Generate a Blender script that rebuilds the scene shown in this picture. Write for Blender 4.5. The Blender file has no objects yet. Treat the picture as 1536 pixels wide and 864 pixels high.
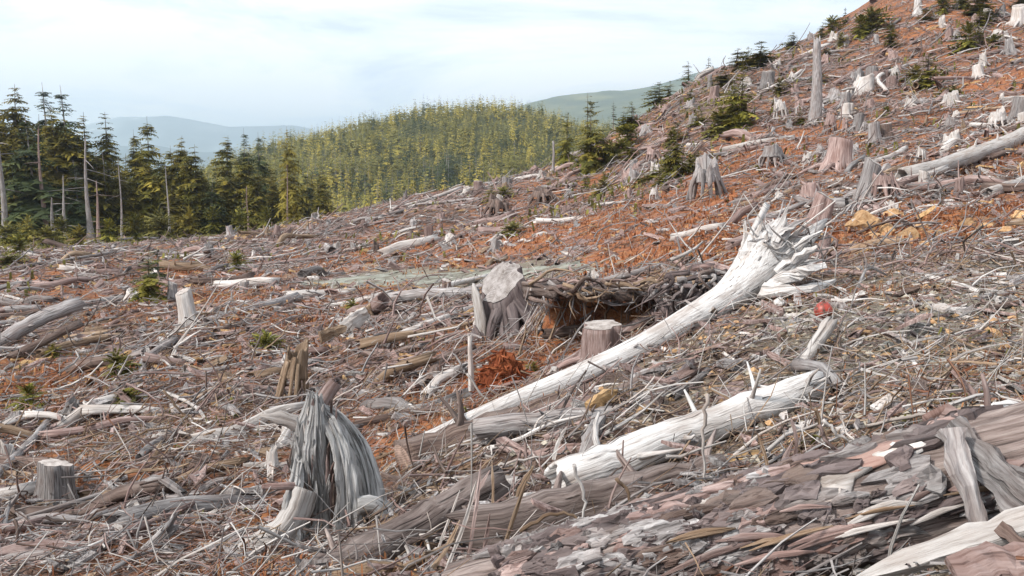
import bpy, math, random
import numpy as np
random.seed(11)
rng = np.random.default_rng(11)

# ------------------------------------------------------------------ camera
sc = bpy.context.scene
EYE = 1.6                     # height of the lens above the ground the photographer stands on
F = 1475.0                    # focal length in photograph pixels (1536 wide)
HORIZON = 260.0               # row of the true horizon
PITCH = math.atan((432 - HORIZON) / F)
cam_data = bpy.data.cameras.new('camera')
cam = bpy.data.objects.new('camera', cam_data)
sc.collection.objects.link(cam)
cam.location = (0, 0, EYE)
cam.rotation_euler = (math.pi / 2 - PITCH, 0, 0)
cam_data.sensor_width = 36
cam_data.lens = 36 * F / 1536
cam_data.clip_start = 0.1
cam_data.clip_end = 60000
sc.camera = cam

# ------------------------------------------------------------------ light
SUN_EL, SUN_AZ = math.radians(40), math.radians(-122)    # azimuth from +Y, negative = left of the view
sun_data = bpy.data.lights.new('sun', 'SUN')
sun_data.energy = 5.0
sun_data.angle = math.radians(6)
sun_data.color = (1.0, 0.93, 0.84)
sun = bpy.data.objects.new('sun', sun_data)
sc.collection.objects.link(sun)
sun.rotation_euler = (math.pi / 2 - SUN_EL, 0, math.pi - SUN_AZ)
sun.location = (0, 0, 60)

world = bpy.data.worlds.new('World')
sc.world = world
world.use_nodes = True
wt = world.node_tree
wt.nodes.clear()


def N(t, kind, **kw):
    n = t.nodes.new(kind)
    for k, v in kw.items():
        if k in n.inputs.keys():
            n.inputs[k].default_value = v
        else:
            setattr(n, k, v)
    return n


def math_node(t, op, a, b=None, clamp=False):
    n = t.nodes.new('ShaderNodeMath')
    n.operation = op
    n.use_clamp = clamp
    for i, v in enumerate((a, b)):
        if v is None:
            continue
        if isinstance(v, (int, float)):
            n.inputs[i].default_value = v
        else:
            t.links.new(v, n.inputs[i])
    return n.outputs[0]


def ramp(t, fac, stops, interp='LINEAR'):
    n = t.nodes.new('ShaderNodeValToRGB')
    cr = n.color_ramp
    cr.interpolation = interp
    while len(cr.elements) < len(stops):
        cr.elements.new(0.5)
    for e, (p, c) in zip(cr.elements, stops):
        e.position = p
        e.color = (c[0], c[1], c[2], 1) if not isinstance(c, (int, float)) else (c, c, c, 1)
    t.links.new(fac, n.inputs[0])
    return n.outputs[0]


def mix(t, fac, a, b, mode='MIX'):
    n = t.nodes.new('ShaderNodeMix')
    n.data_type = 'RGBA'
    n.blend_type = mode
    n.clamp_factor = True
    for sock, v in ((n.inputs[0], fac), (n.inputs[6], a), (n.inputs[7], b)):
        if isinstance(v, (int, float)):
            sock.default_value = v
        elif isinstance(v, tuple):
            sock.default_value = (v[0], v[1], v[2], 1)
        else:
            t.links.new(v, sock)
    return n.outputs[2]


# overcast sky: a clear physical sky almost wholly covered by layers of bright cloud
SKY_STRENGTH = 0.1
sky = N(wt, 'ShaderNodeTexSky', sky_type='NISHITA', sun_disc=False)
sky.sun_elevation = SUN_EL
sky.sun_rotation = SUN_AZ
tc = N(wt, 'ShaderNodeTexCoord')
sep = N(wt, 'ShaderNodeSeparateXYZ')
wt.links.new(tc.outputs['Generated'], sep.inputs[0])
zz = math_node(wt, 'ADD', math_node(wt, 'MAXIMUM', sep.outputs[2], 0.0), 0.16)
cmb = N(wt, 'ShaderNodeCombineXYZ')
wt.links.new(math_node(wt, 'DIVIDE', sep.outputs[0], zz), cmb.inputs[0])
wt.links.new(math_node(wt, 'DIVIDE', sep.outputs[1], zz), cmb.inputs[1])
cn = N(wt, 'ShaderNodeTexNoise', Scale=0.75, Detail=6.0, Roughness=0.55, Distortion=0.5)
wt.links.new(cmb.outputs[0], cn.inputs['Vector'])
cn2 = N(wt, 'ShaderNodeTexNoise', Scale=0.45, Detail=4.0, Roughness=0.5)
wt.links.new(cmb.outputs[0], cn2.inputs['Vector'])
cloud = ramp(wt, cn.outputs[0], [(0.40, (.60, .68, .79)), (0.47, (.82, .88, .93)), (0.54, (1.0, 1.0, 1.0))])
cover = ramp(wt, cn2.outputs[0], [(0.25, 0.8), (0.5, 1.0)])
cloud_v = N(wt, 'ShaderNodeVectorMath', operation='SCALE', Scale=13.4)
wt.links.new(cloud, cloud_v.inputs[0])
skycol = mix(wt, cover, sky.outputs[0], cloud_v.outputs[0])
bg = N(wt, 'ShaderNodeBackground', Strength=SKY_STRENGTH)
wt.links.new(skycol, bg.inputs[0])
wo = N(wt, 'ShaderNodeOutputWorld')
wt.links.new(bg.outputs[0], wo.inputs[0])

sc.view_settings.view_transform = 'Standard'
sc.view_settings.look = 'None'
sc.view_settings.exposure = 0.2
sc.view_settings.gamma = 1.0
sc.view_settings.use_curve_mapping = False
sc.render.engine = 'CYCLES'
sc.cycles.use_denoising = True
sc.cycles.max_bounces = 5
sc.cycles.diffuse_bounces = 3
sc.cycles.volume_bounces = 1
sc.cycles.transparent_max_bounces = 4

# ------------------------------------------------------------------ rays
CP, SP = math.cos(PITCH), math.sin(PITCH)


def ray(px, py):
    cx, cy = (px - 768) / F, -(py - 432) / F
    return np.array([cx, CP + cy * SP, -SP + cy * CP])


def at(px, py, D):
    """the point at distance D (metres ahead) seen in direction px, py"""
    d = ray(px, py)
    return np.array([0, 0, EYE]) + d * (D / d[1])


# ------------------------------------------------------------------ noise
def _hash(ix, iy, seed):
    h = (ix.astype(np.int64) * 374761393 + iy.astype(np.int64) * 668265263 + seed * 1442695041) & 0x7fffffff
    h = ((h ^ (h >> 13)) * 1274126177) & 0x7fffffff
    return ((h ^ (h >> 16)) & 0xffff) / 65535.0


def vnoise(x, y, seed=0):
    x = np.asarray(x, float); y = np.asarray(y, float)
    ix = np.floor(x); iy = np.floor(y)
    fx = x - ix; fy = y - iy
    fx = fx * fx * (3 - 2 * fx); fy = fy * fy * (3 - 2 * fy)
    a = _hash(ix, iy, seed); b = _hash(ix + 1, iy, seed)
    c = _hash(ix, iy + 1, seed); d = _hash(ix + 1, iy + 1, seed)
    return (a + (b - a) * fx) * (1 - fy) + (c + (d - c) * fx) * fy - 0.5


def fbm(x, y, seed=0, octv=4):
    s = 0; a = 1; f = 1
    for k in range(octv):
        s = s + a * vnoise(x * f + 13.7 * k, y * f - 7.1 * k, seed + k)
        a *= 0.5; f *= 2.03
    return s


def sstep(x, a, b):
    t = np.clip((x - a) / (b - a), 0, 1)
    return t * t * (3 - 2 * t)


# ------------------------------------------------------------------ terrain
# measured points of the clearcut: direction seen and distance ahead
CTRL = [
    (-120, 864, 7.4), (0, 864, 7.0), (200, 864, 6.4), (400, 864, 5.8), (600, 864, 5.2), (768, 864, 4.8), (1000, 864, 4.2), (1250, 864, 3.7), (1536, 864, 3.3), (1750, 864, 3.0),
    (500, 790, 7.4), (300, 770, 8.6), (100, 745, 10.6), (-60, 740, 11), (0, 640, 16), (300, 640, 13.2), (437, 600, 15.2), (-80, 500, 28), (0, 500, 27),
    (140, 520, 24), (285, 490, 24.5), (600, 600, 13), (620, 500, 20), (760, 500, 17), (500, 520, 20), (560, 421, 33), (740, 413, 31), (400, 425, 36), (250, 425, 40), (0, 425, 42),
    (100, 372, 74), (0, 372, 84), (350, 352, 84), (250, 355, 95), (200, 350, 110), (0, 358, 112), (-100, 365, 90), (450, 334, 86), (640, 292, 76), (520, 368, 54), (640, 376, 46), (740, 372, 41),
    (800, 330, 50), (850, 242, 78), (900, 275, 62), (900, 372, 31), (880, 412, 25), (1000, 402, 21), (1060, 292, 38), (1000, 205, 65), (1070, 105, 92),
    (1220, 192, 55), (1300, 14, 96), (1200, 66, 94), (1400, -60, 104), (1536, 5, 82), (1600, -140, 110), (1536, 200, 38), (1400, 215, 40), (1300, 330, 22), (1536, 330, 19), (1400, 372, 15.5), (1536, 400, 12.0),
    (1230, 400, 14.5), (1536, 500, 8.0), (1536, 600, 5.6), (1400, 560, 6.9), (1300, 640, 5.7), (1250, 480, 9.6), (1150, 600, 7.2), (1180, 452, 11.2), (1050, 500, 10.6), (950, 600, 8.5), (800, 640, 9.0),
    (900, 740, 6.1), (1100, 740, 5.3), (700, 760, 6.8), (620, 700, 8.8), (980, 470, 14.2), (870, 520, 13.6), (1700, 330, 19), (1700, 500, 8.0), (1700, 200, 36), (-120, 640, 16),
]
EXTRA = [  # px, distance, height relative to the lens: beyond the skyline
    (-250, 130, -9), (0, 150, -9), (250, 150, -8.5), (450, 130, -8.5), (640, 112, -5.5), (850, 118, -2.5), (1070, 140, 8), (1300, 150, 18), (1500, 140, 24), (1700, 130, 26),
    (-250, 220, -14), (250, 220, -14), (700, 200, -14), (1100, 220, 2), (1500, 220, 22),
]


def _polar(p):
    x, y = p[0], p[1]
    r = math.hypot(x, y)
    return math.atan2(x, y) * 3.0, math.log(r), r


cq, cs = [], []
for px, py, D in CTRL:
    p = at(px, py, D)
    th, lr, r = _polar(p)
    cq.append((th, lr)); cs.append((p[2] - EYE) / r)
for px, D, z in EXTRA:
    p = at(px, 260, D)
    th, lr, r = _polar(p)
    cq.append((th, lr)); cs.append(z / r)
cq = np.array(cq); cs = np.array(cs)


def _tps(d2):
    return np.where(d2 < 1e-12, 0.0, 0.5 * d2 * np.log(np.maximum(d2, 1e-12)))


n = len(cq)
K = _tps(((cq[:, None] - cq[None]) ** 2).sum(2)) + np.eye(n) * 0.004
Pm = np.hstack([np.ones((n, 1)), cq])
A = np.zeros((n + 3, n + 3))
A[:n, :n] = K; A[:n, n:] = Pm; A[n:, :n] = Pm.T
W = np.linalg.solve(A, np.concatenate([cs, np.zeros(3)]))

SCARP_ON = True
SCARP_Y = 13.6
PITS = []      # hollows under torn root mats: x, y, depth, radius


def base_height(x, y):
    x = np.asarray(x, float); y = np.asarray(y, float)
    shp = x.shape
    x = x.ravel(); y = y.ravel()
    r = np.hypot(x, y)
    th = np.clip(np.arctan2(x, y), -0.62, 0.62) * 3.0
    rr = np.clip(r, 3.2, 230)
    q = np.stack([th, np.log(rr)], 1)
    out = np.empty(len(x))
    for i in range(0, len(x), 40000):
        b = q[i:i + 40000]
        d2 = ((b[:, None] - cq[None]) ** 2).sum(2)
        out[i:i + 40000] = _tps(d2) @ W[:n] + W[n] + b @ W[n + 1:]
    z = out * rr
    z = -1.55 + (z + 1.55) * sstep(r, 0.8, 3.6)
    back = sstep(np.abs(np.arctan2(x, y)), 0.75, 1.5)
    z = z * (1 - back) + back * (-1.6 - 0.02 * r)
    far = sstep(r, 150, 300)
    z = z * (1 - far) + far * -26.0
    return (z + EYE).reshape(shp)


# zones of the ground's own colour: px, py, rust, gravel, green
ZONE = [
    (0, 864, .35, .1, 0), (200, 780, .45, 0, 0), (100, 740, .6, 0, .1), (400, 820, .5, .1, 0), (600, 800, .15, .2, 0), (800, 800, .05, .3, 0), (1000, 700, .1, .4, 0), (1300, 700, .25, .5, .1), (1500, 600, .3, .7, .2),
    (1400, 500, .2, .9, 0), (1500, 450, .15, .9, 0), (1300, 430, .45, .6, 0), (1200, 520, .25, .6, .05), (1050, 550, .1, .5, 0), (1500, 340, .95, .2, 0), (1300, 350, .9, .2, .05), (1400, 350, .95, .2, 0),
    (740, 540, .95, 0, .15), (600, 620, .8, 0, .1), (500, 560, .35, 0, 0), (620, 480, .1, .2, 0), (850, 470, .5, .1, 0), (430, 560, .4, 0, .2), (300, 600, .4, 0, .2), (150, 560, .7, 0, .4), (30, 600, .75, 0, .4), (60, 450, .55, 0, .05), (200, 430, .5, 0, .05),
    (320, 420, .8, 0, 0), (400, 470, .5, 0, .2), (30, 500, .2, .1, 0), (250, 500, .2, .1, 0), (560, 420, .1, 1, 0), (680, 415, .1, 1, 0), (760, 410, .2, .8, 0), (560, 440, .6, .2, 0), (560, 385, .9, .1, 0), (700, 390, .9, .1, 0), (450, 405, .5, .5, 0), (860, 350, 1, 0, 0), (950, 320, 1, 0, .05), (1000, 370, 1, .1, 0), (1100, 260, .9, 0, .1),
    (1200, 230, .9, 0, 0), (1250, 280, .45, 0, 0), (1400, 280, .45, 0, 0), (1500, 150, .8, 0, 0), (1350, 150, .45, 0, .1), (1300, 60, .5, 0, .15), (1450, 40, .55, 0, .2), (1150, 130, .4, 0, .1), (1100, 140, .3, 0, .5), (1000, 230, .4, 0, .2), (900, 290, .6, 0, .3), (780, 300, .5, 0, .15), (650, 320, .35, 0, 0), (450, 355, .4, 0, 0), (550, 350, .5, 0, 0), (300, 370, .35, 0, .05), (150, 365, .45, 0, .3), (30, 370, .4, 0, .7), (100, 355, .3, 0, .9), (250, 350, .3, 0, .7), (100, 400, .45, 0, .1),
]


# the ground mesh is a fan of rings; heights elsewhere are read from the same function
def bumps(x, y, gravel):
    r = np.hypot(x, y)
    k = 1 - 0.75 * np.clip(gravel, 0, 1)
    b = 0.42 * fbm(x / 9.0, y / 9.0, 3, 3) * sstep(r, 14, 45)
    b = b + 0.34 * fbm(x / 2.3, y / 2.3, 21, 3) * sstep(r, 3.5, 9) * k
    b = b + 0.12 * fbm(x / 0.55, y / 0.55, 41, 3) * sstep(r, 1.5, 4) * k * (1 - sstep(r, 30, 70))
    b = b + 1.2 * fbm(x / 28.0, y / 28.0, 57, 2) * sstep(r, 60, 130)
    return b


zq, zv = [], []


def zone_at(x, y):
    x = np.asarray(x, float); shp = x.shape
    x = x.ravel(); y = np.asarray(y, float).ravel()
    th = np.arctan2(x, y) * 3.0
    lr = np.log(np.clip(np.hypot(x, y), 1.0, 200))
    q = np.stack([th, lr], 1)
    out = np.empty((len(x), 3))
    for i in range(0, len(x), 40000):
        b = q[i:i + 40000]
        w = 1 / (((b[:, None] - zq[None]) ** 2).sum(2) + 0.004) ** 2
        out[i:i + 40000] = (w @ zv) / w.sum(1, keepdims=True)
    return out.reshape(shp + (3,))


RS = np.exp(np.linspace(math.log(2.2), math.log(320), 900))


def _march(px, py, fn):
    d = ray(px, py)
    hx = math.hypot(d[0], d[1])
    t = RS / hx
    x, y, z = d[0] * t, d[1] * t, EYE + d[2] * t
    below = z - fn(x, y)
    idx = np.where(below < 0)[0]
    if len(idx) == 0 or idx[0] == 0:
        return None
    i = idx[0]
    a = below[i - 1] / (below[i - 1] - below[i])
    tt = t[i - 1] + (t[i] - t[i - 1]) * a
    return np.array([d[0] * tt, d[1] * tt, EYE + d[2] * tt])


for px, py, ru, gr, gn in ZONE:
    p = _march(px, py, base_height)
    if p is None:
        continue
    th, lr, r = _polar(p)
    zq.append((th, lr)); zv.append((ru, gr, gn))
zq = np.array(zq); zv = np.array(zv)


def height(x, y):
    x = np.asarray(x, float); y = np.asarray(y, float)
    z = base_height(x, y) + bumps(x, y, zone_at(x, y)[..., 1])
    if SCARP_ON:      # the cut bank where the root mat was torn away
        e_ = SCARP_Y + .35 * fbm(x / .9, y * 0, 71, 2)
        z = z + .55 * sstep(y, e_ - .08, e_ + .16) * (1 - sstep(y, 15, 18)) * sstep(x, .15, .7) * (1 - sstep(x, 2.3, 3.1))
    for (cx, cy, dep, rad) in PITS:
        z = z - dep * np.exp(-((x - cx) ** 2 + (y - cy) ** 2) / rad ** 2)
    return z


def hgt(x, y):
    return float(height(np.array([x]), np.array([y]))[0])


def hit(px, py):
    p = _march(px, py, height)
    if p is None:
        p = at(px, py, 95)
        p[2] = hgt(p[0], p[1])
    return p


SCARP_Y = 13.6
for (px, py, dep, rad) in ((890, 490, 0.22, 0.7), (960, 482, 0.22, 0.6)):
    p = _march(px, py, base_height)
    PITS.append((p[0], p[1] + 0.2, dep, rad))

# ------------------------------------------------------------------ object helpers
C = sc.collection


def tag(o, label, cat=None, group=None, kind=None):
    if label: o['label'] = label
    if cat: o['category'] = cat
    if group: o['group'] = group
    if kind: o['kind'] = kind
    return o


def thing(name, loc, label, cat, group=None, rz=0.0, sc_=1.0):
    o = bpy.data.objects.new(name, None)
    C.objects.link(o)
    o.empty_display_size = 0.2
    o.location = [float(v) for v in loc]
    o.rotation_euler = (0, 0, rz)
    o.scale = (sc_,) * 3
    return tag(o, label, cat, group)


def link(name, me, parent=None, loc=None):
    o = bpy.data.objects.new(name, me)
    C.objects.link(o)
    if parent is not None:
        o.parent = parent
    if loc is not None:
        o.location = [float(v) for v in loc]
    return o


class MB:
    """collects vertices, quads and triangles with a straight-grain coordinate and a random value per piece"""

    def __init__(self):
        self.V, self.Q, self.T, self.G, self.R, self.n = [], [], [], [], [], 0

    def add(self, V, Q=None, T=None, G=None, R=None):
        V = np.asarray(V, float).reshape(-1, 3)
        m = len(V)
        self.V.append(V)
        self.G.append(V if G is None else np.asarray(G, float).reshape(-1, 3))
        if R is None:
            R = np.full(m, 0.0)
        elif np.isscalar(R):
            R = np.full(m, float(R))
        self.R.append(np.asarray(R, float).ravel())
        if Q is not None and len(Q): self.Q.append(np.asarray(Q, np.int64).reshape(-1, 4) + self.n)
        if T is not None and len(T): self.T.append(np.asarray(T, np.int64).reshape(-1, 3) + self.n)
        self.n += m
        return self

    def mesh(self, name, mat, smooth=True, offset=None):
        V = np.concatenate(self.V)
        if offset is not None:
            V = V - np.asarray(offset)
        G = np.concatenate(self.G); R = np.concatenate(self.R)
        Q = np.concatenate(self.Q) if self.Q else np.zeros((0, 4), np.int64)
        T = np.concatenate(self.T) if self.T else np.zeros((0, 3), np.int64)
        me = bpy.data.meshes.new(name)
        me.vertices.add(len(V))
        me.vertices.foreach_set('co', V.astype(np.float32).ravel())
        nl = Q.size + T.size
        me.loops.add(nl)
        me.loops.foreach_set('vertex_index', np.concatenate([Q.ravel(), T.ravel()]).astype(np.int32))
        nf = len(Q) + len(T)
        me.polygons.add(nf)
        ls = np.concatenate([np.arange(len(Q)) * 4, Q.size + np.arange(len(T)) * 3]).astype(np.int32)
        me.polygons.foreach_set('loop_start', ls)
        me.polygons.foreach_set('use_smooth', np.full(nf, smooth))
        a = me.attributes.new('grain', 'FLOAT_VECTOR', 'POINT')
        a.data.foreach_set('vector', G.astype(np.float32).ravel())
        a = me.attributes.new('rnd', 'FLOAT', 'POINT')
        a.data.foreach_set('value', R.astype(np.float32))
        me.update(calc_edges=True)
        me.validate()
        if mat is not None:
            me.materials.append(mat)
        return me


def per_noise(nth, k, r):
    """smooth periodic noise over nth angles"""
    th = np.arange(nth) * 2 * math.pi / nth
    s = np.zeros(nth)
    for i in range(1, k + 1):
        s += r.normal() / math.sqrt(i) * np.cos(i * th + r.uniform(0, 6.28))
    return s / 1.5


def spike_noise(nth, npk, r):
    """jagged periodic profile 0..1 with npk torn peaks"""
    th = np.arange(nth) / nth
    out = np.zeros(nth)
    for i in range(npk):
        c = (i + r.uniform(-.3, .3)) / npk
        d = np.abs((th - c + .5) % 1 - .5)
        out = np.maximum(out, r.uniform(.35, 1) * np.clip(1 - d * npk * r.uniform(1.0, 1.9), 0, 1))
    return out


def tube(mb, path, rad, sides=8, seed=0, rough=0.05, ridge=0.0, jag0=0.0, jag1=0.0, cup0=False, cup1=False, cap=True, R=0.0, npk=6, flat=1.0, lump=.05):
    """a tapering limb along a path, with ridges along the grain and torn or closed ends"""
    r = np.random.default_rng(int(seed) + 101)
    path = np.asarray(path, float); rad = np.asarray(rad, float)
    m = len(path)
    tan = np.gradient(path, axis=0)
    tan /= np.linalg.norm(tan, axis=1, keepdims=True) + 1e-12
    u = np.cross(tan[0], [0, 0, 1.0])
    if np.linalg.norm(u) < 0.1:
        u = np.cross(tan[0], [0, 1.0, 0])
    u /= np.linalg.norm(u)
    th = np.arange(sides) * 2 * math.pi / sides
    rho = 1 + ridge * per_noise(sides, max(3, sides // 3), r)
    seg = np.r_[0, np.cumsum(np.linalg.norm(np.diff(path, axis=0), axis=1))]
    go = r.uniform(-50, 50, 3)
    V, G, centers = [], [], []
    sp0 = spike_noise(sides, npk, r) * jag0
    sp1 = spike_noise(sides, npk, r) * jag1
    pn1, pn2, lam = per_noise(sides, 4, r), per_noise(sides, 4, r), max(6.0 * rad.mean(), .05)
    fl1, fl2 = per_noise(sides, max(3, sides // 3), r), per_noise(sides, max(3, sides // 3), r)
    for i in range(m):
        u = u - tan[i] * (u @ tan[i]); u /= np.linalg.norm(u)
        v = np.cross(tan[i], u)
        ph_ = seg[i] / lam
        rho = 1 + ridge * (fl1 * math.cos(ph_ * .5) + fl2 * math.sin(ph_ * .5))
        rr = rad[i] * rho * (1 + lump * (pn1 * math.cos(ph_) + pn2 * math.sin(ph_ * .7)) + rough * r.normal(size=sides))
        rr = np.maximum(rr, rad[i] * .35)
        ring = path[i] + np.outer(np.cos(th) * rr, u) + np.outer(np.sin(th) * rr * flat, v)
        if i == 0 and jag0: ring = ring - np.outer(sp0, tan[i])
        if i == m - 1 and jag1: ring = ring + np.outer(sp1, tan[i])
        V.append(ring)
        G.append(np.stack([np.cos(th) * rad[i], np.sin(th) * rad[i], np.full(sides, seg[i])], 1) + go)
        centers.append((path[i], tan[i], u.copy(), v, rr))
    order = list(range(m))

    def inner(i, sgn):
        c, t, uu, vv, rr = centers[i]
        sp = sp1 if sgn > 0 else sp0
        dep = max(rad[i] * 1.2, 0.02)
        r1 = c + np.outer(np.cos(th) * rr * .82, uu) + np.outer(np.sin(th) * rr * .82 * flat, vv) + np.outer(sp * .9 * sgn, t)
        r2 = c + np.outer(np.cos(th) * rr * .55, uu) + np.outer(np.sin(th) * rr * .55 * flat, vv) - t * dep * sgn
        g = np.stack([np.cos(th) * rad[i], np.sin(th) * rad[i], np.full(sides, seg[i])], 1) + go
        return [(r1, g), (r2, g + [0, 0, .3])]

    rings = [(V[i], G[i]) for i in range(m)]
    if cup0: rings = inner(0, -1)[::-1] + rings
    if cup1: rings = rings + inner(m - 1, 1)
    VV = np.concatenate([a for a, b in rings]); GG = np.concatenate([b for a, b in rings])
    k = len(rings)
    j = np.arange(sides); jn = (j + 1) % sides
    Q = [np.stack([i * sides + j, i * sides + jn, (i + 1) * sides + jn, (i + 1) * sides + j], 1) for i in range(k - 1)]
    T = []
    if cap:
        c0 = len(VV)
        VV = np.vstack([VV, rings[0][0].mean(0), rings[-1][0].mean(0)])
        GG = np.vstack([GG, rings[0][1].mean(0), rings[-1][1].mean(0)])
        T = np.vstack([np.stack([jn, j, np.full(sides, c0)], 1), np.stack([(k - 1) * sides + j, (k - 1) * sides + jn, np.full(sides, c0 + 1)], 1)])
    mb.add(VV, np.concatenate(Q), T, GG, R)
    return mb


def slab(mb, path, width, thick, side, seed=0, R=0.0, rough=0.12, point0=False, point1=True):
    """a split, torn board: width along `side`, jagged long edges, ends coming to torn points"""
    r = np.random.default_rng(int(seed) + 7)
    path = np.asarray(path, float)
    m = len(path)
    side = np.asarray(side, float)
    V, G = [], []
    go = r.uniform(-50, 50, 3)
    tan = np.gradient(path, axis=0)
    seg = np.r_[0, np.cumsum(np.linalg.norm(np.diff(path, axis=0), axis=1))]
    for i in range(m):
        t = tan[i] / np.linalg.norm(tan[i])
        s = side - t * (side @ t); s /= np.linalg.norm(s)
        nn = np.cross(t, s)
        f = 1.0
        if point1 and i >= m - 2: f = (0.62, 0.18)[i - m + 2]
        if point0 and i < 2: f = (0.2, 0.65)[i]
        w = np.broadcast_to(np.asarray(width, float), (m,))[i] * f * (1 + rough * r.normal())
        tk = thick * (0.5 + 0.5 * f) * (1 + rough * r.normal())
        o = r.normal() * rough * w * .3
        prof = [(-.5, -.5), (-.17, -.62), (.17, -.45), (.5, -.5), (.5, .5), (.17, .66), (-.17, .5), (-.5, .5)]
        for (a, b) in prof:
            aa = a * (1 + 0.12 * r.normal())
            V.append(path[i] + s * (aa * w + o) + nn * (b * tk * (1 + .15 * r.normal())))
            G.append(np.array([a * w, b * tk, seg[i]]) + go)
    S = 8
    j = np.arange(S); jn = (j + 1) % S
    Q = [np.stack([i * S + j, i * S + jn, (i + 1) * S + jn, (i + 1) * S + j], 1) for i in range(m - 1)]
    c0 = len(V)
    V += [np.mean(V[:S], 0), np.mean(V[-S:], 0)]
    G += [np.mean(G[:S], 0), np.mean(G[-S:], 0)]
    T = np.vstack([np.stack([jn, j, np.full(S, c0)], 1), np.stack([(m - 1) * S + j, (m - 1) * S + jn, np.full(S, c0 + 1)], 1)])
    mb.add(np.array(V), np.concatenate(Q), T, np.array(G), R)
    return mb


def curve(*pts, n=8):
    """a smooth path through the points"""
    P = np.asarray(pts, float)
    if len(P) == 2:
        return P[0] + (P[1] - P[0]) * np.linspace(0, 1, n)[:, None]
    Pe = np.vstack([2 * P[0] - P[1], P, 2 * P[-1] - P[-2]])
    out = []
    k = len(P) - 1
    for t in np.linspace(0, k, n):
        i = min(int(t), k - 1); f = t - i
        p0, p1, p2, p3 = Pe[i:i + 4]
        out.append(.5 * ((2 * p1) + (p2 - p0) * f + (2 * p0 - 5 * p1 + 4 * p2 - p3) * f ** 2 + (3 * p1 - p0 - 3 * p2 + p3) * f ** 3))
    return np.array(out)


# ------------------------------------------------------------------ materials
def new_mat(name, rough=0.9, spec=0.2):
    m = bpy.data.materials.new(name)
    m.use_nodes = True
    t = m.node_tree
    b = t.nodes['Principled BSDF']
    b.inputs['Roughness'].default_value = rough
    b.inputs['Specular IOR Level'].default_value = spec
    return m, t, b


def rnd_value(t):
    a = N(t, 'ShaderNodeAttribute', attribute_name='rnd')
    o = N(t, 'ShaderNodeObjectInfo')
    return math_node(t, 'FRACT', math_node(t, 'ADD', a.outputs['Fac'], o.outputs['Random']))


def wood(name, dark, mid, light, blotch=None, amount=0.4, var=0.3, fine=44.0, bump=0.8, crack=0.5, rough=0.88, wsc=.74):
    """weathered wood: fine streaks along the grain, checks (cracks), stains and a shade of its own per piece"""
    m, t, b = new_mat(name, rough)
    g = N(t, 'ShaderNodeAttribute', attribute_name='grain')
    mp = N(t, 'ShaderNodeMapping')
    mp.inputs['Scale'].default_value = (fine, fine, fine * .06)
    t.links.new(g.outputs['Vector'], mp.inputs[0])
    n1 = N(t, 'ShaderNodeTexNoise', Scale=1.0, Detail=5.0, Roughness=0.62)
    t.links.new(mp.outputs[0], n1.inputs['Vector'])
    col = ramp(t, n1.outputs[0], [(0.3, dark), (0.45, mid), (0.68, light)])
    mp2 = N(t, 'ShaderNodeMapping')
    mp2.inputs['Scale'].default_value = (5, 5, 1.6)
    t.links.new(g.outputs['Vector'], mp2.inputs[0])
    n2 = N(t, 'ShaderNodeTexNoise', Scale=1.0, Detail=4.0, Roughness=0.65)
    t.links.new(mp2.outputs[0], n2.inputs['Vector'])
    if blotch is not None:
        f = ramp(t, n2.outputs[0], [(0.46, 0.0), (0.66, amount)])
        col = mix(t, f, col, blotch)
    mp3 = N(t, 'ShaderNodeMapping')
    mp3.inputs['Scale'].default_value = (fine * .8, fine * .8, fine * .025)
    t.links.new(g.outputs['Vector'], mp3.inputs[0])
    n3 = N(t, 'ShaderNodeTexNoise', Scale=1.0, Detail=2.0, Roughness=0.5)
    t.links.new(mp3.outputs[0], n3.inputs['Vector'])
    ck = ramp(t, n3.outputs[0], [(0.30, 1.0), (0.37, 0.0)])
    col = mix(t, math_node(t, 'MULTIPLY', ck, crack), col, tuple(c * .35 for c in dark))
    rv = rnd_value(t)
    br = math_node(t, 'ADD', math_node(t, 'MULTIPLY', rv, 2 * var * wsc), (1 - var) * wsc)
    vm = N(t, 'ShaderNodeVectorMath', operation='SCALE')
    t.links.new(col, vm.inputs[0]); t.links.new(br, vm.inputs['Scale'])
    t.links.new(vm.outputs[0], b.inputs['Base Color'])
    hsum = math_node(t, 'SUBTRACT', n1.outputs[0], math_node(t, 'MULTIPLY', ck, 0.6))
    bp = N(t, 'ShaderNodeBump', Strength=bump, Distance=0.02)
    t.links.new(hsum, bp.inputs['Height'])
    t.links.new(bp.outputs[0], b.inputs['Normal'])
    return m


M = {}
M['silver'] = wood('silver_wood', (.07, .062, .062), (.24, .22, .22), (.48, .46, .46), (.22, .16, .14), .55)
M['white'] = wood('bleached_wood', (.28, .24, .22), (.56, .52, .50), (.76, .73, .72), (.42, .33, .28), .6, var=.22, crack=.7, wsc=.68)
M['tan'] = wood('tan_wood', (.09, .055, .035), (.27, .185, .125), (.47, .36, .27), (.18, .115, .075), .65)
M['pink'] = wood('pinkish_wood', (.09, .055, .048), (.26, .18, .165), (.47, .37, .35), (.22, .13, .11), .55)
M['brown'] = wood('brown_wood', (.04, .026, .022), (.12, .08, .068), (.24, .18, .155), (.2, .17, .16), .5)
M['bark'] = wood('dark_bark', (.03, .022, .022), (.13, .10, .10), (.22, .175, .17), (.22, .2, .2), .3, fine=18, bump=1.0, crack=.8)
M['rot'] = wood('red_rotten_wood', (.07, .016, .007), (.25, .062, .024), (.38, .13, .05), (.12, .035, .018), .6, fine=30, bump=1.0)
M['ochre'] = wood('ochre_wood', (.22, .12, .05), (.45, .28, .13), (.6, .42, .24), (.3, .17, .09), .5)
M['bright'] = wood('chalky_wood', (.36, .325, .31), (.70, .67, .66), (.83, .82, .82), (.36, .30, .27), .8, var=.06, crack=.85, bump=1.0, wsc=.72)
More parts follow.
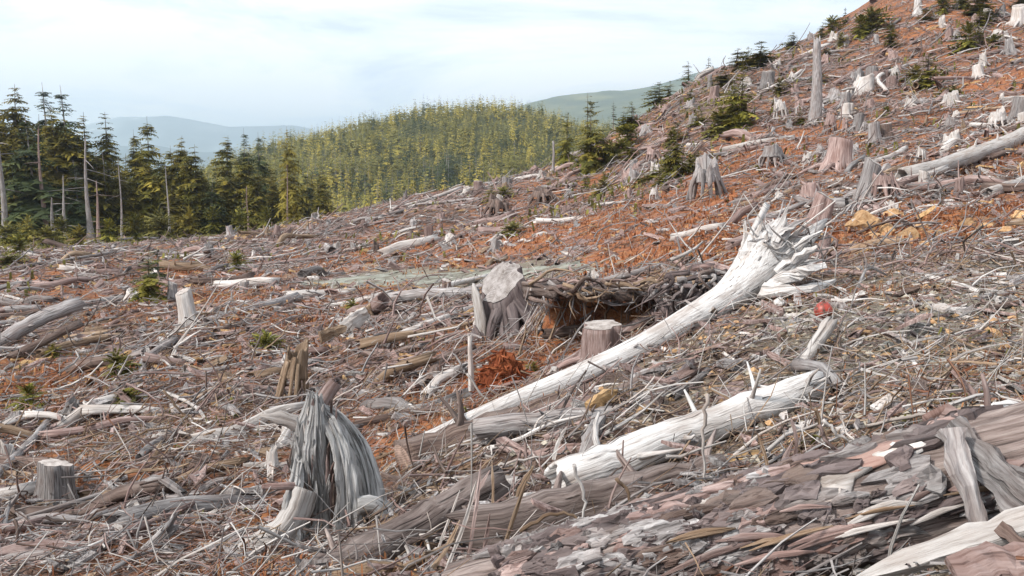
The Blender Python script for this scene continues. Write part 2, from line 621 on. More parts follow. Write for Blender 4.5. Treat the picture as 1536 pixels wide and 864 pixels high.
M['stumpwood'] = wood('silvery_stump_wood', (.075, .07, .07), (.35, .345, .345), (.60, .595, .60), (.22, .19, .175), .6, var=.12, crack=.9, bump=1.0)
M['redtwig'] = wood('reddish_brown_wood', (.07, .028, .018), (.19, .085, .052), (.33, .18, .12), (.26, .17, .13), .5)
M['oldlog'] = wood('half_rotten_wood', (.065, .047, .042), (.235, .18, .165), (.43, .36, .335), (.075, .055, .05), .8, crack=.8, bump=1.0)


def cut_mat(name, a, bcol, var=.2):
    m, t, b = new_mat(name, .9)
    g = N(t, 'ShaderNodeAttribute', attribute_name='grain')
    n = N(t, 'ShaderNodeTexNoise', Scale=9.0, Detail=5.0, Roughness=.6)
    t.links.new(g.outputs['Vector'], n.inputs['Vector'])
    w = N(t, 'ShaderNodeTexWave', wave_type='RINGS', rings_direction='Z', Scale=14.0, Distortion=2.5, Detail=2.0)
    t.links.new(g.outputs['Vector'], w.inputs['Vector'])
    f = math_node(t, 'ADD', math_node(t, 'MULTIPLY', n.outputs[0], .88), math_node(t, 'MULTIPLY', w.outputs['Fac'], .12))
    col = ramp(t, f, [(.3, a), (.62, bcol)])
    rv = rnd_value(t)
    vm = N(t, 'ShaderNodeVectorMath', operation='SCALE')
    t.links.new(col, vm.inputs[0])
    t.links.new(math_node(t, 'ADD', math_node(t, 'MULTIPLY', rv, 2 * var), 1 - var), vm.inputs['Scale'])
    t.links.new(vm.outputs[0], b.inputs['Base Color'])
    bp = N(t, 'ShaderNodeBump', Strength=.5, Distance=.02)
    t.links.new(f, bp.inputs['Height']); t.links.new(bp.outputs[0], b.inputs['Normal'])
    return m


M['cut'] = cut_mat('sawn_face', (.17, .14, .125), (.42, .38, .36))
M['cutgrey'] = cut_mat('weathered_sawn_face', (.13, .11, .10), (.33, .305, .30))
M['cutdark'] = cut_mat('dark_sawn_face', (.08, .055, .045), (.24, .17, .14))


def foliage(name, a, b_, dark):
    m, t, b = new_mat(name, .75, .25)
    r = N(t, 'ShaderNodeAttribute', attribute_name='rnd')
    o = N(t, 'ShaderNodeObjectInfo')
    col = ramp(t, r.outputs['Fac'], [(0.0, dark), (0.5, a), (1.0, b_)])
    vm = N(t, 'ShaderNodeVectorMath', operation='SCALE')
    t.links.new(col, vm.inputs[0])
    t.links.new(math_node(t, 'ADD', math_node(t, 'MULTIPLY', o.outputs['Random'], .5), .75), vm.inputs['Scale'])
    t.links.new(vm.outputs[0], b.inputs['Base Color'])
    tr = N(t, 'ShaderNodeBsdfTranslucent')
    t.links.new(vm.outputs[0], tr.inputs[0])
    ms = N(t, 'ShaderNodeMixShader', Fac=.25)
    t.links.new(b.outputs[0], ms.inputs[1]); t.links.new(tr.outputs[0], ms.inputs[2])
    t.links.new(ms.outputs[0], t.nodes['Material Output'].inputs[0])
    return m


M['needle_dark'] = foliage('dark_needles', (.125, .115, .019), (.27, .215, .036), (.045, .048, .011))
M['needle_olive'] = foliage('olive_needles', (.155, .13, .022), (.28, .225, .04), (.06, .056, .012))
M['needle_blue'] = foliage('blue_green_needles', (.06, .08, .03), (.12, .135, .045), (.025, .036, .016))
M['needle_gold'] = foliage('golden_green_needles', (.42, .35, .065), (.58, .47, .11), (.25, .215, .045))
M['needle_green'] = foliage('green_needles', (.25, .235, .055), (.34, .30, .08), (.15, .15, .04))
M['sap'] = foliage('sapling_needles', (.14, .135, .02), (.28, .245, .042), (.048, .052, .01))
M['grass'] = foliage('dry_grass', (.33, .122, .05), (.47, .27, .135), (.15, .05, .022))
M['moss'] = foliage('moss_green', (.16, .15, .035), (.28, .25, .06), (.07, .06, .02))


def stone(name, a, b_, scale=6.0):
    m, t, b = new_mat(name, .9)
    tcn = N(t, 'ShaderNodeTexCoord')
    n1 = N(t, 'ShaderNodeTexNoise', Scale=scale, Detail=6.0, Roughness=.65)
    t.links.new(tcn.outputs['Object'], n1.inputs['Vector'])
    col = ramp(t, n1.outputs[0], [(.3, a), (.7, b_)])
    rv = rnd_value(t)
    vm = N(t, 'ShaderNodeVectorMath', operation='SCALE')
    t.links.new(col, vm.inputs[0])
    t.links.new(math_node(t, 'ADD', math_node(t, 'MULTIPLY', rv, .8), .6), vm.inputs['Scale'])
    t.links.new(vm.outputs[0], b.inputs['Base Color'])
    bp = N(t, 'ShaderNodeBump', Strength=.5, Distance=.03)
    t.links.new(n1.outputs[0], bp.inputs['Height']); t.links.new(bp.outputs[0], b.inputs['Normal'])
    return m


M['rock_ochre'] = stone('ochre_rock', (.22, .115, .05), (.45, .30, .17))
M['rock_grey'] = stone('grey_rock', (.14, .135, .12), (.34, .335, .31))
M['gravel'] = stone('gravel_stone', (.15, .125, .095), (.34, .31, .26), 3.0)


def ground_mat():
    m, t, b = new_mat('clearcut_soil', .95, .12)
    g = N(t, 'ShaderNodeNewGeometry')
    z = N(t, 'ShaderNodeAttribute', attribute_name='zone')
    sp = N(t, 'ShaderNodeSeparateXYZ')
    t.links.new(z.outputs['Vector'], sp.inputs[0])

    def noise(scale, detail=6.0, rough=.65, sx=1.0):
        v = g.outputs['Position']
        nn = N(t, 'ShaderNodeTexNoise', Scale=scale, Detail=detail, Roughness=rough)
        t.links.new(v, nn.inputs['Vector'])
        return nn.outputs[0]
    big, mid_, fine, vf = noise(.35), noise(1.7), noise(9.0), noise(38.0, 4.0)
    litter = ramp(t, fine, [(.3, (.022, .012, .009)), (.45, (.075, .046, .036)), (.58, (.16, .11, .09)), (.75, (.30, .235, .21))])
    rust = ramp(t, fine, [(.28, (.06, .017, .008)), (.45, (.25, .082, .034)), (.6, (.37, .155, .073)), (.8, (.44, .26, .145))])
    rust = mix(t, ramp(t, mid_, [(.42, 0.0), (.62, .5)]), rust, (.28, .135, .055))
    rust = mix(t, ramp(t, noise(.9), [(.45, 0.0), (.62, .65)]), rust, (.22, .115, .085))
    gravel = ramp(t, vf, [(.25, (.09, .07, .05)), (.5, (.21, .185, .145)), (.75, (.37, .345, .30))])
    green = ramp(t, vf, [(.25, (.05, .05, .012)), (.6, (.14, .13, .03))])
    fr = math_node(t, 'ADD', sp.outputs[0], math_node(t, 'MULTIPLY', math_node(t, 'SUBTRACT', mid_, .5), 1.8), True)
    fr = ramp(t, fr, [(.3, 0.0), (.62, 1.0)])
    col = mix(t, fr, litter, rust)
    fg = math_node(t, 'ADD', sp.outputs[1], math_node(t, 'MULTIPLY', math_node(t, 'SUBTRACT', mid_, .5), 1.6), True)
    col = mix(t, ramp(t, fg, [(.35, 0.0), (.7, 1.0)]), col, gravel)
    fn = math_node(t, 'ADD', sp.outputs[2], math_node(t, 'MULTIPLY', math_node(t, 'SUBTRACT', big, .5), 1.2), True)
    col = mix(t, ramp(t, fn, [(.35, 0.0), (.6, .9)]), col, green)
    col = mix(t, ramp(t, big, [(.35, .35), (.5, 0.0)]), col, (.05, .02, .012))
    t.links.new(col, b.inputs['Base Color'])
    hs = math_node(t, 'ADD', math_node(t, 'MULTIPLY', fine, .7), math_node(t, 'MULTIPLY', vf, .3))
    bp = N(t, 'ShaderNodeBump', Strength=1.0, Distance=.09)
    t.links.new(hs, bp.inputs['Height']); t.links.new(bp.outputs[0], b.inputs['Normal'])
    return m


M['ground'] = ground_mat()


def simple_noise_mat(name, stops, scale, bump=.4, dist=.05, rough=.95):
    m, t, b = new_mat(name, rough, .1)
    g = N(t, 'ShaderNodeNewGeometry')
    n1 = N(t, 'ShaderNodeTexNoise', Scale=scale, Detail=7.0, Roughness=.65)
    t.links.new(g.outputs['Position'], n1.inputs['Vector'])
    t.links.new(ramp(t, n1.outputs[0], stops), b.inputs['Base Color'])
    bp = N(t, 'ShaderNodeBump', Strength=bump, Distance=dist)
    t.links.new(n1.outputs[0], bp.inputs['Height']); t.links.new(bp.outputs[0], b.inputs['Normal'])
    return m


M['road'] = simple_noise_mat('road_gravel', [(.3, (.08, .06, .042)), (.42, (.15, .14, .115)), (.55, (.22, .225, .195)), (.72, (.30, .30, .265))], 1.6, .8, .08)
M['hill'] = simple_noise_mat('forest_floor', [(.3, (.03, .035, .015)), (.6, (.08, .08, .03))], .05)
M['farhill'] = simple_noise_mat('distant_woodland', [(.3, (.02, .04, .025)), (.5, (.05, .07, .03)), (.7, (.14, .14, .06))], .012, .8, 12)
M['mount'] = simple_noise_mat('mountain_slopes', [(.3, (.03, .06, .08)), (.5, (.07, .11, .13)), (.57, (.16, .2, .22)), (.64, (.75, .78, .8))], .0011, .6, 40)

# ------------------------------------------------------------------ ground
def build_ground():
    a1 = np.radians(np.linspace(-46, 46, 470))
    a2 = np.radians(np.linspace(46, 314, 46))[1:-1]
    ang = np.concatenate([a1, a2])
    rad = np.concatenate([[0.6], np.exp(np.linspace(math.log(1.6), math.log(330), 470)), np.exp(np.linspace(math.log(360), math.log(9000), 40))])
    AA, RR = np.meshgrid(ang, rad)
    X, Y = np.sin(AA) * RR, np.cos(AA) * RR
    Z = height(X, Y)
    Z = np.where(RR > 400, -26.0 + EYE - 0.0002 * RR, Z)
    zn = zone_at(X, Y)
    nr, na = X.shape
    V = np.stack([X, Y, Z], 2).reshape(-1, 3)
    i = np.arange(nr - 1)[:, None]; j = np.arange(na)[None]
    jn = (j + 1) % na
    Q = np.stack([i * na + j, (i + 1) * na + j, (i + 1) * na + jn, i * na + jn], 2).reshape(-1, 4)[:, ::-1]
    c = len(V)
    V = np.vstack([V, [0, 0, height(np.array([0.0]), np.array([0.01]))[0]]])
    T = np.stack([np.arange(na), (np.arange(na) + 1) % na, np.full(na, c)], 1)
    mb = MB().add(V, Q, T)
    me = mb.mesh('ground', M['ground'])
    a = me.attributes.new('zone', 'FLOAT_VECTOR', 'POINT')
    a.data.foreach_set('vector', np.vstack([zn.reshape(-1, 3), [[.3, .5, 0]]]).astype(np.float32).ravel())
    o = link('ground', me)
    o['kind'] = 'structure'


build_ground()


def build_road():
    up = [(470, 422), (520, 417), (580, 413), (650, 410), (720, 407), (800, 403), (870, 400), (930, 397)]
    lo = [(440, 425), (500, 427), (580, 427), (650, 423), (720, 419), (800, 411), (870, 405), (930, 401)]
    U = curve(*[_march(x, y, base_height) for x, y in up], n=70)
    L = curve(*[_march(x, y, base_height) for x, y in lo], n=70)
    nw = 14
    w = np.linspace(0, 1, nw)
    G = U[:, None] * (1 - w[None, :, None]) + L[:, None] * w[None, :, None]
    e = 0.12 * fbm(np.arange(70) * .3, np.zeros(70), 5, 3)
    G[:, 0, :2] += np.stack([e, e], 1) * 12; G[:, -1, :2] += np.stack([e[::-1], e[::-1]], 1) * 12
    hz = height(G[..., 0], G[..., 1])
    sm = np.clip(np.minimum(w, 1 - w) * 6, 0, 1)
    G[..., 2] = hz + 0.02 + 0.05 * sm
    i = np.arange(69)[:, None]; j = np.arange(nw - 1)[None]
    Q = np.stack([i * nw + j, i * nw + j + 1, (i + 1) * nw + j + 1, (i + 1) * nw + j], 2).reshape(-1, 4)
    o = link('road', MB().add(G.reshape(-1, 3), Q).mesh('road', M['road']))
    o['kind'] = 'structure'


build_road()


def ridge_sheet(name, prof, Y0, depth_f, depth_b, base, mat, rough, nx=140, ny=26, seed=3, wl=200.0):
    """a hill as a closed-off sheet: a crest profile seen at distance Y0, falling away in front and behind"""
    pr = np.array([((px - 768) / F * Y0, (HORIZON - py) / F * Y0 + EYE) for px, py in prof])
    X = np.linspace(pr[0, 0], pr[-1, 0], nx)
    ZC = np.interp(X, pr[:, 0], pr[:, 1])
    k = np.ones(5) / 5
    ZC = np.convolve(np.pad(ZC, 2, 'edge'), k, 'valid')
    Yv = np.concatenate([np.linspace(Y0 - depth_f, Y0, ny), np.linspace(Y0, Y0 + depth_b, 10)[1:]])
    f = np.where(Yv <= Y0, sstep(Yv, Y0 - depth_f, Y0 + depth_f * .25) / sstep(np.array(Y0), Y0 - depth_f, Y0 + depth_f * .25), 1 - sstep(Yv, Y0, Y0 + depth_b))
    XX, YY = np.meshgrid(X, Yv)
    Z = base + (ZC[None] - base) * f[:, None]
    Z = Z + rough * fbm(XX / wl, YY / wl, seed, 5) * f[:, None]
    V = np.stack([XX, YY, Z], 2).reshape(-1, 3)
    nr = len(Yv)
    i = np.arange(nr - 1)[:, None]; j = np.arange(nx - 1)[None]
    Q = np.stack([i * nx + j, i * nx + j + 1, (i + 1) * nx + j + 1, (i + 1) * nx + j], 2).reshape(-1, 4)
    o = link(name, MB().add(V, Q).mesh(name, mat))
    o['kind'] = 'structure'

    def fn(x, y):
        ff = np.where(y <= Y0, sstep(y, Y0 - depth_f, Y0 + depth_f * .25) / sstep(np.array(Y0), Y0 - depth_f, Y0 + depth_f * .25), 1 - sstep(y, Y0, Y0 + depth_b))
        zc = np.interp(x, X, ZC)
        return base + (zc - base) * ff + rough * fbm(x / wl, y / wl, seed, 5) * ff
    return fn


VALLEY = -26.0 + EYE
HILL_Y, HILL_D = 470.0, 250.0
hill_fn = ridge_sheet('hill', [(-500, 330), (-100, 318), (150, 305), (300, 268), (400, 226), (480, 210), (560, 190), (640, 174), (720, 168), (800, 174), (850, 186), (900, 198), (960, 212), (1100, 232), (1500, 262)],
                      HILL_Y, HILL_D, 220, VALLEY - 3, M['hill'], 3.0, wl=45.0)
ridge_sheet('far_hill', [(500, 262), (700, 200), (790, 160), (830, 150), (880, 141), (940, 131), (1000, 118), (1050, 106), (1090, 96), (1200, 88), (1400, 90), (1700, 110), (2100, 160), (2500, 262)],
            3000, 1300, 1200, VALLEY - 5, M['farhill'], 34.0, nx=220, ny=50, wl=420.0)
ridge_sheet('near_mountain', [(-400, 262), (-100, 238), (60, 226), (150, 222), (240, 216), (310, 228), (380, 222), (460, 232), (560, 240), (700, 262)],
            4600, 1200, 1300, VALLEY - 5, M['mount'], 45.0, nx=220, ny=40, seed=9, wl=700.0)
ridge_sheet('far_mountain', [(-600, 262), (-300, 230), (-60, 206), (60, 200), (130, 190), (190, 180), (260, 178), (310, 188), (350, 196), (400, 194), (450, 192), (520, 206), (620, 222), (800, 262)],
            6800, 1500, 1500, VALLEY - 5, M['mount'], 60.0, nx=260, ny=40, seed=15, wl=900.0)

# ------------------------------------------------------------------ conifers
def conifer(H, R, base, nlev, nb, M_, seed, rag=.35, lift=.35, top=.75, droop=.35, asym=.3, wfac=.34, trunk_r=None, sides=7, hang=.45, tv=1.0):
    """returns (trunk builder, crown builder): whorled limbs, each carrying sprays of needles"""
    r = np.random.default_rng(seed)
    tr = trunk_r or H * .013
    lean = r.normal(size=2) * .012 * H
    hs = np.linspace(0, 1, 7)
    path = np.stack([lean[0] * hs ** 2, lean[1] * hs ** 2, hs * H], 1)
    tk = tube(MB(), path, tr * (1 - hs * .93) * (1 + .6 * np.exp(-hs * 25)), sides, seed, .05, R=r.random())
    lev = base + (1 - base) * np.sort(r.uniform(0, 1, nlev) * .97 + .0)
    cr = MB()
    phase = r.uniform(0, 6.28)
    rows = []
    for h in lev:
        f = (h - base) / (1 - base)
        k = max(3, int(nb * (1 - .45 * f) + r.uniform(-1, 1)))
        for q in range(k):
            if r.random() < rag * .5:
                continue
            az = r.uniform(0, 6.28)
            low = .55 + .45 * sstep(f, 0, .18)
            L = R * ((1 - f) ** top) * low * r.uniform(1 - rag * 1.3, 1 + rag * .4) * (1 + asym * math.cos(az - phase)) + .02 * H * (1 - f) + .012 * H
            rows.append((h, az, L, f))
    rows = np.array(rows)
    n_ = len(rows)
    h, az, L, f = rows.T
    el = lift * (f * 1.6 - .7) + r.normal(size=n_) * .14
    d = np.stack([np.cos(az) * np.cos(el), np.sin(az) * np.cos(el), np.sin(el)], 1)
    px_ = np.stack([-np.sin(az), np.cos(az), np.zeros(n_)], 1)
    p0 = np.stack([lean[0] * h ** 2, lean[1] * h ** 2, h * H], 1)
    V, T, RR = [], [], []
    cnt = 0
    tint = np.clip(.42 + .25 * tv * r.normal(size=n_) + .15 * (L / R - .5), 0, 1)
    for s_i in range(M_):
        s = (s_i + .35) / M_
        pt = p0 + d * (s * L)[:, None]; pt[:, 2] -= droop * L * s * s
        w = wfac * L * (1.05 - .75 * s) * r.uniform(.7, 1.25, n_)
        for sgn in (-1, 1):
            tip = pt + px_ * (sgn * w)[:, None] + d * (w * .75)[:, None]
            tip[:, 2] -= w * r.uniform(.05, hang, n_)
            b2 = pt + d * (L * .95 / M_)[:, None]; b2[:, 2] -= droop * L * .6 / M_
            up = pt.copy(); up[:, 2] += .10 * w
            V += [up, b2, tip]
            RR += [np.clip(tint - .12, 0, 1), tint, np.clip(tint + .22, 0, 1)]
            T.append(np.stack([np.arange(n_) + cnt, np.arange(n_) + cnt + n_, np.arange(n_) + cnt + 2 * n_], 1))
            cnt += 3 * n_
    # leading tip of each limb
    e = p0 + d * (L * 1.1)[:, None]; e[:, 2] -= droop * L * 1.0
    a_ = p0 + d * (L * .6)[:, None] + px_ * (.13 * L)[:, None]; a_[:, 2] -= droop * L * .36
    b_ = p0 + d * (L * .6)[:, None] - px_ * (.13 * L)[:, None]; b_[:, 2] -= droop * L * .36
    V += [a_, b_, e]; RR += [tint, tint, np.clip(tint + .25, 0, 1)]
    T.append(np.stack([np.arange(n_) + cnt, np.arange(n_) + cnt + n_, np.arange(n_) + cnt + 2 * n_], 1))
    cr.add(np.concatenate(V), None, np.concatenate(T), None, np.concatenate(RR))
    return tk, cr


def tree_variants(n_, mats, **kw):
    out = []
    for i in range(n_):
        k = {a: (b[i % len(b)] if isinstance(b, (list, tuple)) else b) for a, b in kw.items()}
        tk, cr = conifer(seed=500 + i * 17 + int(k['H'] * 31) + int(k['R'] * 97), **k)
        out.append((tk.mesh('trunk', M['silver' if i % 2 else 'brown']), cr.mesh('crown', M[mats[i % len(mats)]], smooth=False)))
    return out


def plant_tree(name, var, loc, s, label, cat, group, rz=None, sxy=1.0):
    o = thing(name, loc, label, cat, group, random.uniform(0, 6.28) if rz is None else rz)
    o.scale = (s * sxy, s * sxy, s)
    link('trunk', var[0], o)
    link('crown', var[1], o)
    return o


# old trees at the edge of the standing forest: unit height 10 m, scaled
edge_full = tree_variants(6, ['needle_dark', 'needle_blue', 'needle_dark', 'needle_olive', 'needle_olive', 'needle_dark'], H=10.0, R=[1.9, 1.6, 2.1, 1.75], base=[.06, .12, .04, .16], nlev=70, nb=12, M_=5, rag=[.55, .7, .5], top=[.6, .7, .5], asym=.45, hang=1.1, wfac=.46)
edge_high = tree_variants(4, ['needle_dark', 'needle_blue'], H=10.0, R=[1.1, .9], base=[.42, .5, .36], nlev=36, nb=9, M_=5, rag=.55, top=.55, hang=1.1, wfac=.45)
EDGE = [  # px, top row, distance, kind, widening
    (-45, 150, 112, 0, 1), (-15, 140, 118, 1, 1), (8, 150, 104, 1, 1.0), (30, 126, 110, 0, .9), (55, 172, 100, 3, 1.2), (80, 124, 116, 2, 1), (92, 160, 104, 3, 1.15), (110, 128, 110, 0, 1.05), (134, 168, 106, 2, 1),
    (168, 168, 112, 'h', 1.2), (150, 225, 104, 4, 1.2), (205, 194, 118, 1, .9), (228, 174, 108, 0, .95), (245, 235, 112, 4, 1.2), (275, 203, 114, 1, 1.0), (296, 262, 110, 2, 1.3), (318, 268, 106, 3, 1.3),
    (342, 203, 112, 0, 1.05), (370, 192, 114, 1, .85), (392, 198, 118, 0, .85), (410, 262, 110, 2, 1.2), (433, 190, 108, 1, .75), (455, 278, 112, 2, 1.1), (472, 296, 120, 3, 1.0), (262, 282, 104, 3, 1.3), (188, 262, 106, 2, 1.2), (20, 230, 102, 3, 1.2), (120, 240, 101, 4, 1.1),
]
ti = 0
for px, top, D, kd, wd in EDGE:
    g = at(px, 345, D); g[2] = hgt(g[0], g[1]) - .2
    tp = at(px, top, D)[2]
    s = (tp - g[2]) / 10.0
    if kd == 'h':
        plant_tree('conifer_tree', edge_high[0], g, s, 'slender spruce with a long bare trunk and narrow dark tufted crown at the forest edge', 'tree', None, sxy=wd)
    else:
        big = tp - g[2] > 9.5
        hue = ('dark', 'bluish', 'dark', 'olive', 'olive', 'dark')[(kd + ti) % 6]
        plant_tree('conifer_tree', edge_full[(kd + ti) % 6], g, s, (f'tall ragged {hue} green spruce standing at the edge of the uncut forest' if big else f'shorter bushy {hue} green conifer filling the edge of the uncut forest'),
                   'tree', f'tall {hue} conifers at the forest edge' if big else f'shorter {hue} conifers at the forest edge', sxy=wd * .95 * ((1.3 if px < 145 else 1.05) if big else 1.3))
    ti += 1
fr = np.random.default_rng(77)
for i in range(120):
    px = fr.uniform(-120, 490)
    D = fr.uniform(106, 170)
    top = fr.uniform(215, 285) + (px > 380) * 20 - (px < 130) * 45
    g = at(px, 345, D); g[2] = hgt(g[0], g[1]) - .3
    s = max(.5, (at(px, top, D)[2] - g[2]) / 10.0)
    plant_tree('conifer_tree', edge_full[(i * 5 + i // 6) % 6], g, s, f"{('dark', 'bluish', 'dark', 'olive', 'olive', 'dark')[(i * 5 + i // 6) % 6]} conifer deep inside the uncut forest behind the edge trees", 'tree', f"{('dark', 'bluish', 'dark', 'olive', 'olive', 'dark')[(i * 5 + i // 6) % 6]} conifers inside the standing forest", sxy=fr.uniform(1.0, 1.35))

# forest on the hill behind: the 300 trees that show largest are things, the rest one mass
hill_vars = []
for i in range(8):
    mt = ['needle_gold', 'needle_gold', 'needle_green', 'needle_gold', 'needle_blue', 'needle_green', 'needle_gold', 'needle_green'][i]
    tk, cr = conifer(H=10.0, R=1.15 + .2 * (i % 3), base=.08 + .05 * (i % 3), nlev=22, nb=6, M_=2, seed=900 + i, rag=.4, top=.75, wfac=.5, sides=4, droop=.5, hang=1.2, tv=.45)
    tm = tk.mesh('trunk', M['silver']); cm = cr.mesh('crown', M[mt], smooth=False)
    hill_vars.append((tm, cm, tk, cr))
hr = np.random.default_rng(5)
pts = []
cell = {}
for _ in range(20000):
    Y = hr.uniform(238, 492)
    px = hr.uniform(240, 1010)
    X = (px - 768) / F * Y
    k = (int(X // 2.7), int(Y // 4.0))
    if k in cell:
        continue
    cell[k] = 1
    pts.append((X, Y))
pts = np.array(pts)
pz = hill_fn(pts[:, 0], pts[:, 1])
hh = (hr.uniform(5.5, 12.0, len(pts)) + 7 * fbm(pts[:, 0] / 14, pts[:, 1] / 14, 81, 2)).clip(4.5, 15) * (1 - .25 * sstep(pts[:, 1], 300, 480))
# seen above the near skyline of the clearcut?
prow = HORIZON - (pz + hh - EYE) / pts[:, 1] * F
pcol = 768 + pts[:, 0] / pts[:, 1] * F
skyl = np.interp(pcol, [200, 400, 450, 640, 850, 960, 1010], [345, 335, 332, 290, 240, 200, 190])
seen = prow < skyl + 4
pts, pz, hh = pts[seen], pz[seen], hh[seen]
kind = np.where(fbm(pts[:, 0] / 22, pts[:, 1] / 22, 8, 3) > .30, 4, np.where(fbm(pts[:, 0] / 30, pts[:, 1] / 30, 18, 3) > .22, np.array([2, 5, 7])[hr.integers(0, 3, len(pts))], hr.integers(0, 8, len(pts))))
size = hh / pts[:, 1]
order = np.argsort(-size)
near = order[:300]
labs = {'needle_gold': ('golden green conifer on the sunlit wooded hill behind the clearcut', 'golden conifers on the wooded hill'),
        'needle_green': ('mid green conifer among golden ones on the wooded hill', 'green conifers on the wooded hill'),
        'needle_blue': ('dark bluish conifer among golden ones on the wooded hill', 'bluish conifers on the wooded hill')}
for i in near:
    v = hill_vars[int(kind[i])]
    lb, gp = labs[[k for k, m in M.items() if m == v[1].materials[0]][0]]
    plant_tree('hill_conifer', v, (pts[i, 0], pts[i, 1], pz[i] - .2), hh[i] / 10, lb, 'tree', gp, sxy=hr.uniform(.9, 1.25))
for mk in ('needle_gold', 'needle_green', 'needle_blue'):
    mb = MB()
    for i in order[300:]:
        v = hill_vars[int(kind[i])]
        if v[1].materials[0] != M[mk]:
            continue
        cr = v[3]
        s = hh[i] / 10; a = hr.uniform(0, 6.28); w = s * hr.uniform(.9, 1.25)
        P0 = cr.V[0]
        P = np.stack([(P0[:, 0] * math.cos(a) - P0[:, 1] * math.sin(a)) * w + pts[i, 0], (P0[:, 0] * math.sin(a) + P0[:, 1] * math.cos(a)) * w + pts[i, 1], P0[:, 2] * s + pz[i]], 1)
        # trees far up the hill keep every second spray
        T = cr.T[0][::(2 if pts[i, 1] > 380 else 1)]
        mb.add(P, None, T, None, np.clip(cr.R[0] + hr.normal() * .12, 0, 1))
    tag(link('hill_forest', mb.mesh('hill_forest', M[mk], smooth=False)), {'needle_gold': 'mass of golden green conifers covering the hill beyond the clearcut', 'needle_green': 'mass of mid green conifers mixed through the wooded hill', 'needle_blue': 'darker bluish conifer stands in patches on the wooded hill'}[mk], 'forest', None, 'stuff')

# ------------------------------------------------------------------ standing dead trunks
def dead_snag(px, base_py, top_py, D, wpx, mat, label, group=None, seed=0, stubs=5, name='dead_snag', jag=.3, lean=0.0, flare=1.0, stub_len=1.0, taper=.45):
    g = at(px, base_py, D); g[2] = hgt(g[0], g[1])
    H = at(px, top_py, D)[2] - g[2]
    r0 = wpx / 2 * D / F
    rr = np.random.default_rng(seed + 1234)
    o = thing(name, g, label, 'dead tree', group)
    hs = np.linspace(0, 1, 12)
    path = np.stack([lean * H * hs + .01 * H * np.sin(hs * 5 + seed), .01 * H * np.cos(hs * 4), hs * (H + .3) - .3], 1)
    rad = r0 * (1 - taper * hs) * (1 + flare * np.exp(-hs * 14))
    mb = tube(MB(), path, rad, 16, seed, .03, ridge=.09, jag1=jag * min(H * .12, 1.2), cup1=True, npk=4)
    link('trunk', mb.mesh('trunk', M[mat]), o)
    for k in range(stubs):
        h = rr.uniform(.25, .95); a = rr.uniform(0, 6.28)
        p = path[int(h * 11)]
        L = rr.uniform(.4, 1.1) * r0 * 7 * stub_len
        d = np.array([math.cos(a), math.sin(a), rr.uniform(-.3, .25)])
        mid_ = p + d * L * .5 + [0, 0, -.05 * L]
        st = tube(MB(), curve(p, mid_, p + d * L + [0, 0, -.12 * L], n=5), np.linspace(r0 * .16, r0 * .05, 5), 5, seed + k)
        link('branch_stub', st.mesh('branch_stub', M[mat]), o)
    return o


SN = [(8, 366, 180, 96, 11), (67, 350, 198, 98, 8), (134, 346, 212, 99, 9), (98, 346, 268, 96, 6), (148, 348, 276, 98, 6), (183, 348, 248, 94, 4), (253, 336, 252, 100, 4), (372, 336, 282, 100, 4), (80, 350, 300, 92, 8), (118, 348, 258, 102, 4),
      (432, 330, 250, 98, 3), (160, 345, 232, 104, 3)]
for i, (px, b, tp, D, w) in enumerate(SN):
    lab, gp = (('thick pale barkless dead trunk standing in front of the uncut forest', 'thick dead trunks before the forest') if w >= 8 else ('thin grey dead trunk standing in front of the dark forest edge', 'thin dead trunks before the forest'))
    dead_snag(px, b, tp, D, w, ['silver', 'pink', 'silver'][i % 3], lab, gp, i, stubs=6 if w >= 6 else 4, stub_len=1.7, taper=.8, jag=.8)
dead_snag(1222, 194, 66, 55, 19, 'silver', 'tall broken grey snag standing alone on the rust coloured hillside', None, 31, stubs=3, jag=1.6, flare=.15, stub_len=.4)
dead_snag(1064, 168, 112, 78, 10, 'silver', 'short tapering grey snag among green saplings near the ridge', None, 32, stubs=2, flare=.6, stub_len=.5)
dead_snag(1375, 52, -34, 84, 13, 'bright', 'pale bleached snag with flared base near the top of the slope', None, 33, stubs=4, flare=1.1)
dead_snag(1386, 48, 22, 83, 6, 'silver', 'thin grey snag leaning beside the pale flared snag', None, 34, stubs=3, lean=.25)
dead_snag(830, 242, 212, 72, 5, 'silver', 'short grey snag on the low ridge before the wooded hill', None, 36, stubs=2)
dead_snag(706, 622, 508, 12.2, 11, 'white', 'slender pale split snag standing beside the red rotten mound', None, 37, stubs=3, jag=1.0, flare=.5, stub_len=.5)

# ------------------------------------------------------------------ zones in words
def zone_words(p):
    x, y = p[0], p[1]
    r = math.hypot(x, y); th = math.degrees(math.atan2(x, y))
    if r > 24 and th > 6.0:
        return 'hill', 'on the rust brown hillside above the landing'
    if r > 29:
        return 'field', 'on the open clearcut beyond the gravel road'
    if th > 8.5 and r < 24:
        return 'landing', 'on the gravelly landing beside the root flare'
    if th > -3.5:
        return 'middle', 'in the slash around the fallen white trunk'
    return 'low', 'in the tangled slash of the low ground before the road'


COLW = {'silver': 'silver grey', 'white': 'pale bleached', 'tan': 'tan', 'pink': 'pinkish grey', 'brown': 'dark brown', 'bark': 'dark barked', 'bright': 'chalky white', 'ochre': 'ochre', 'rot': 'rotten red'}

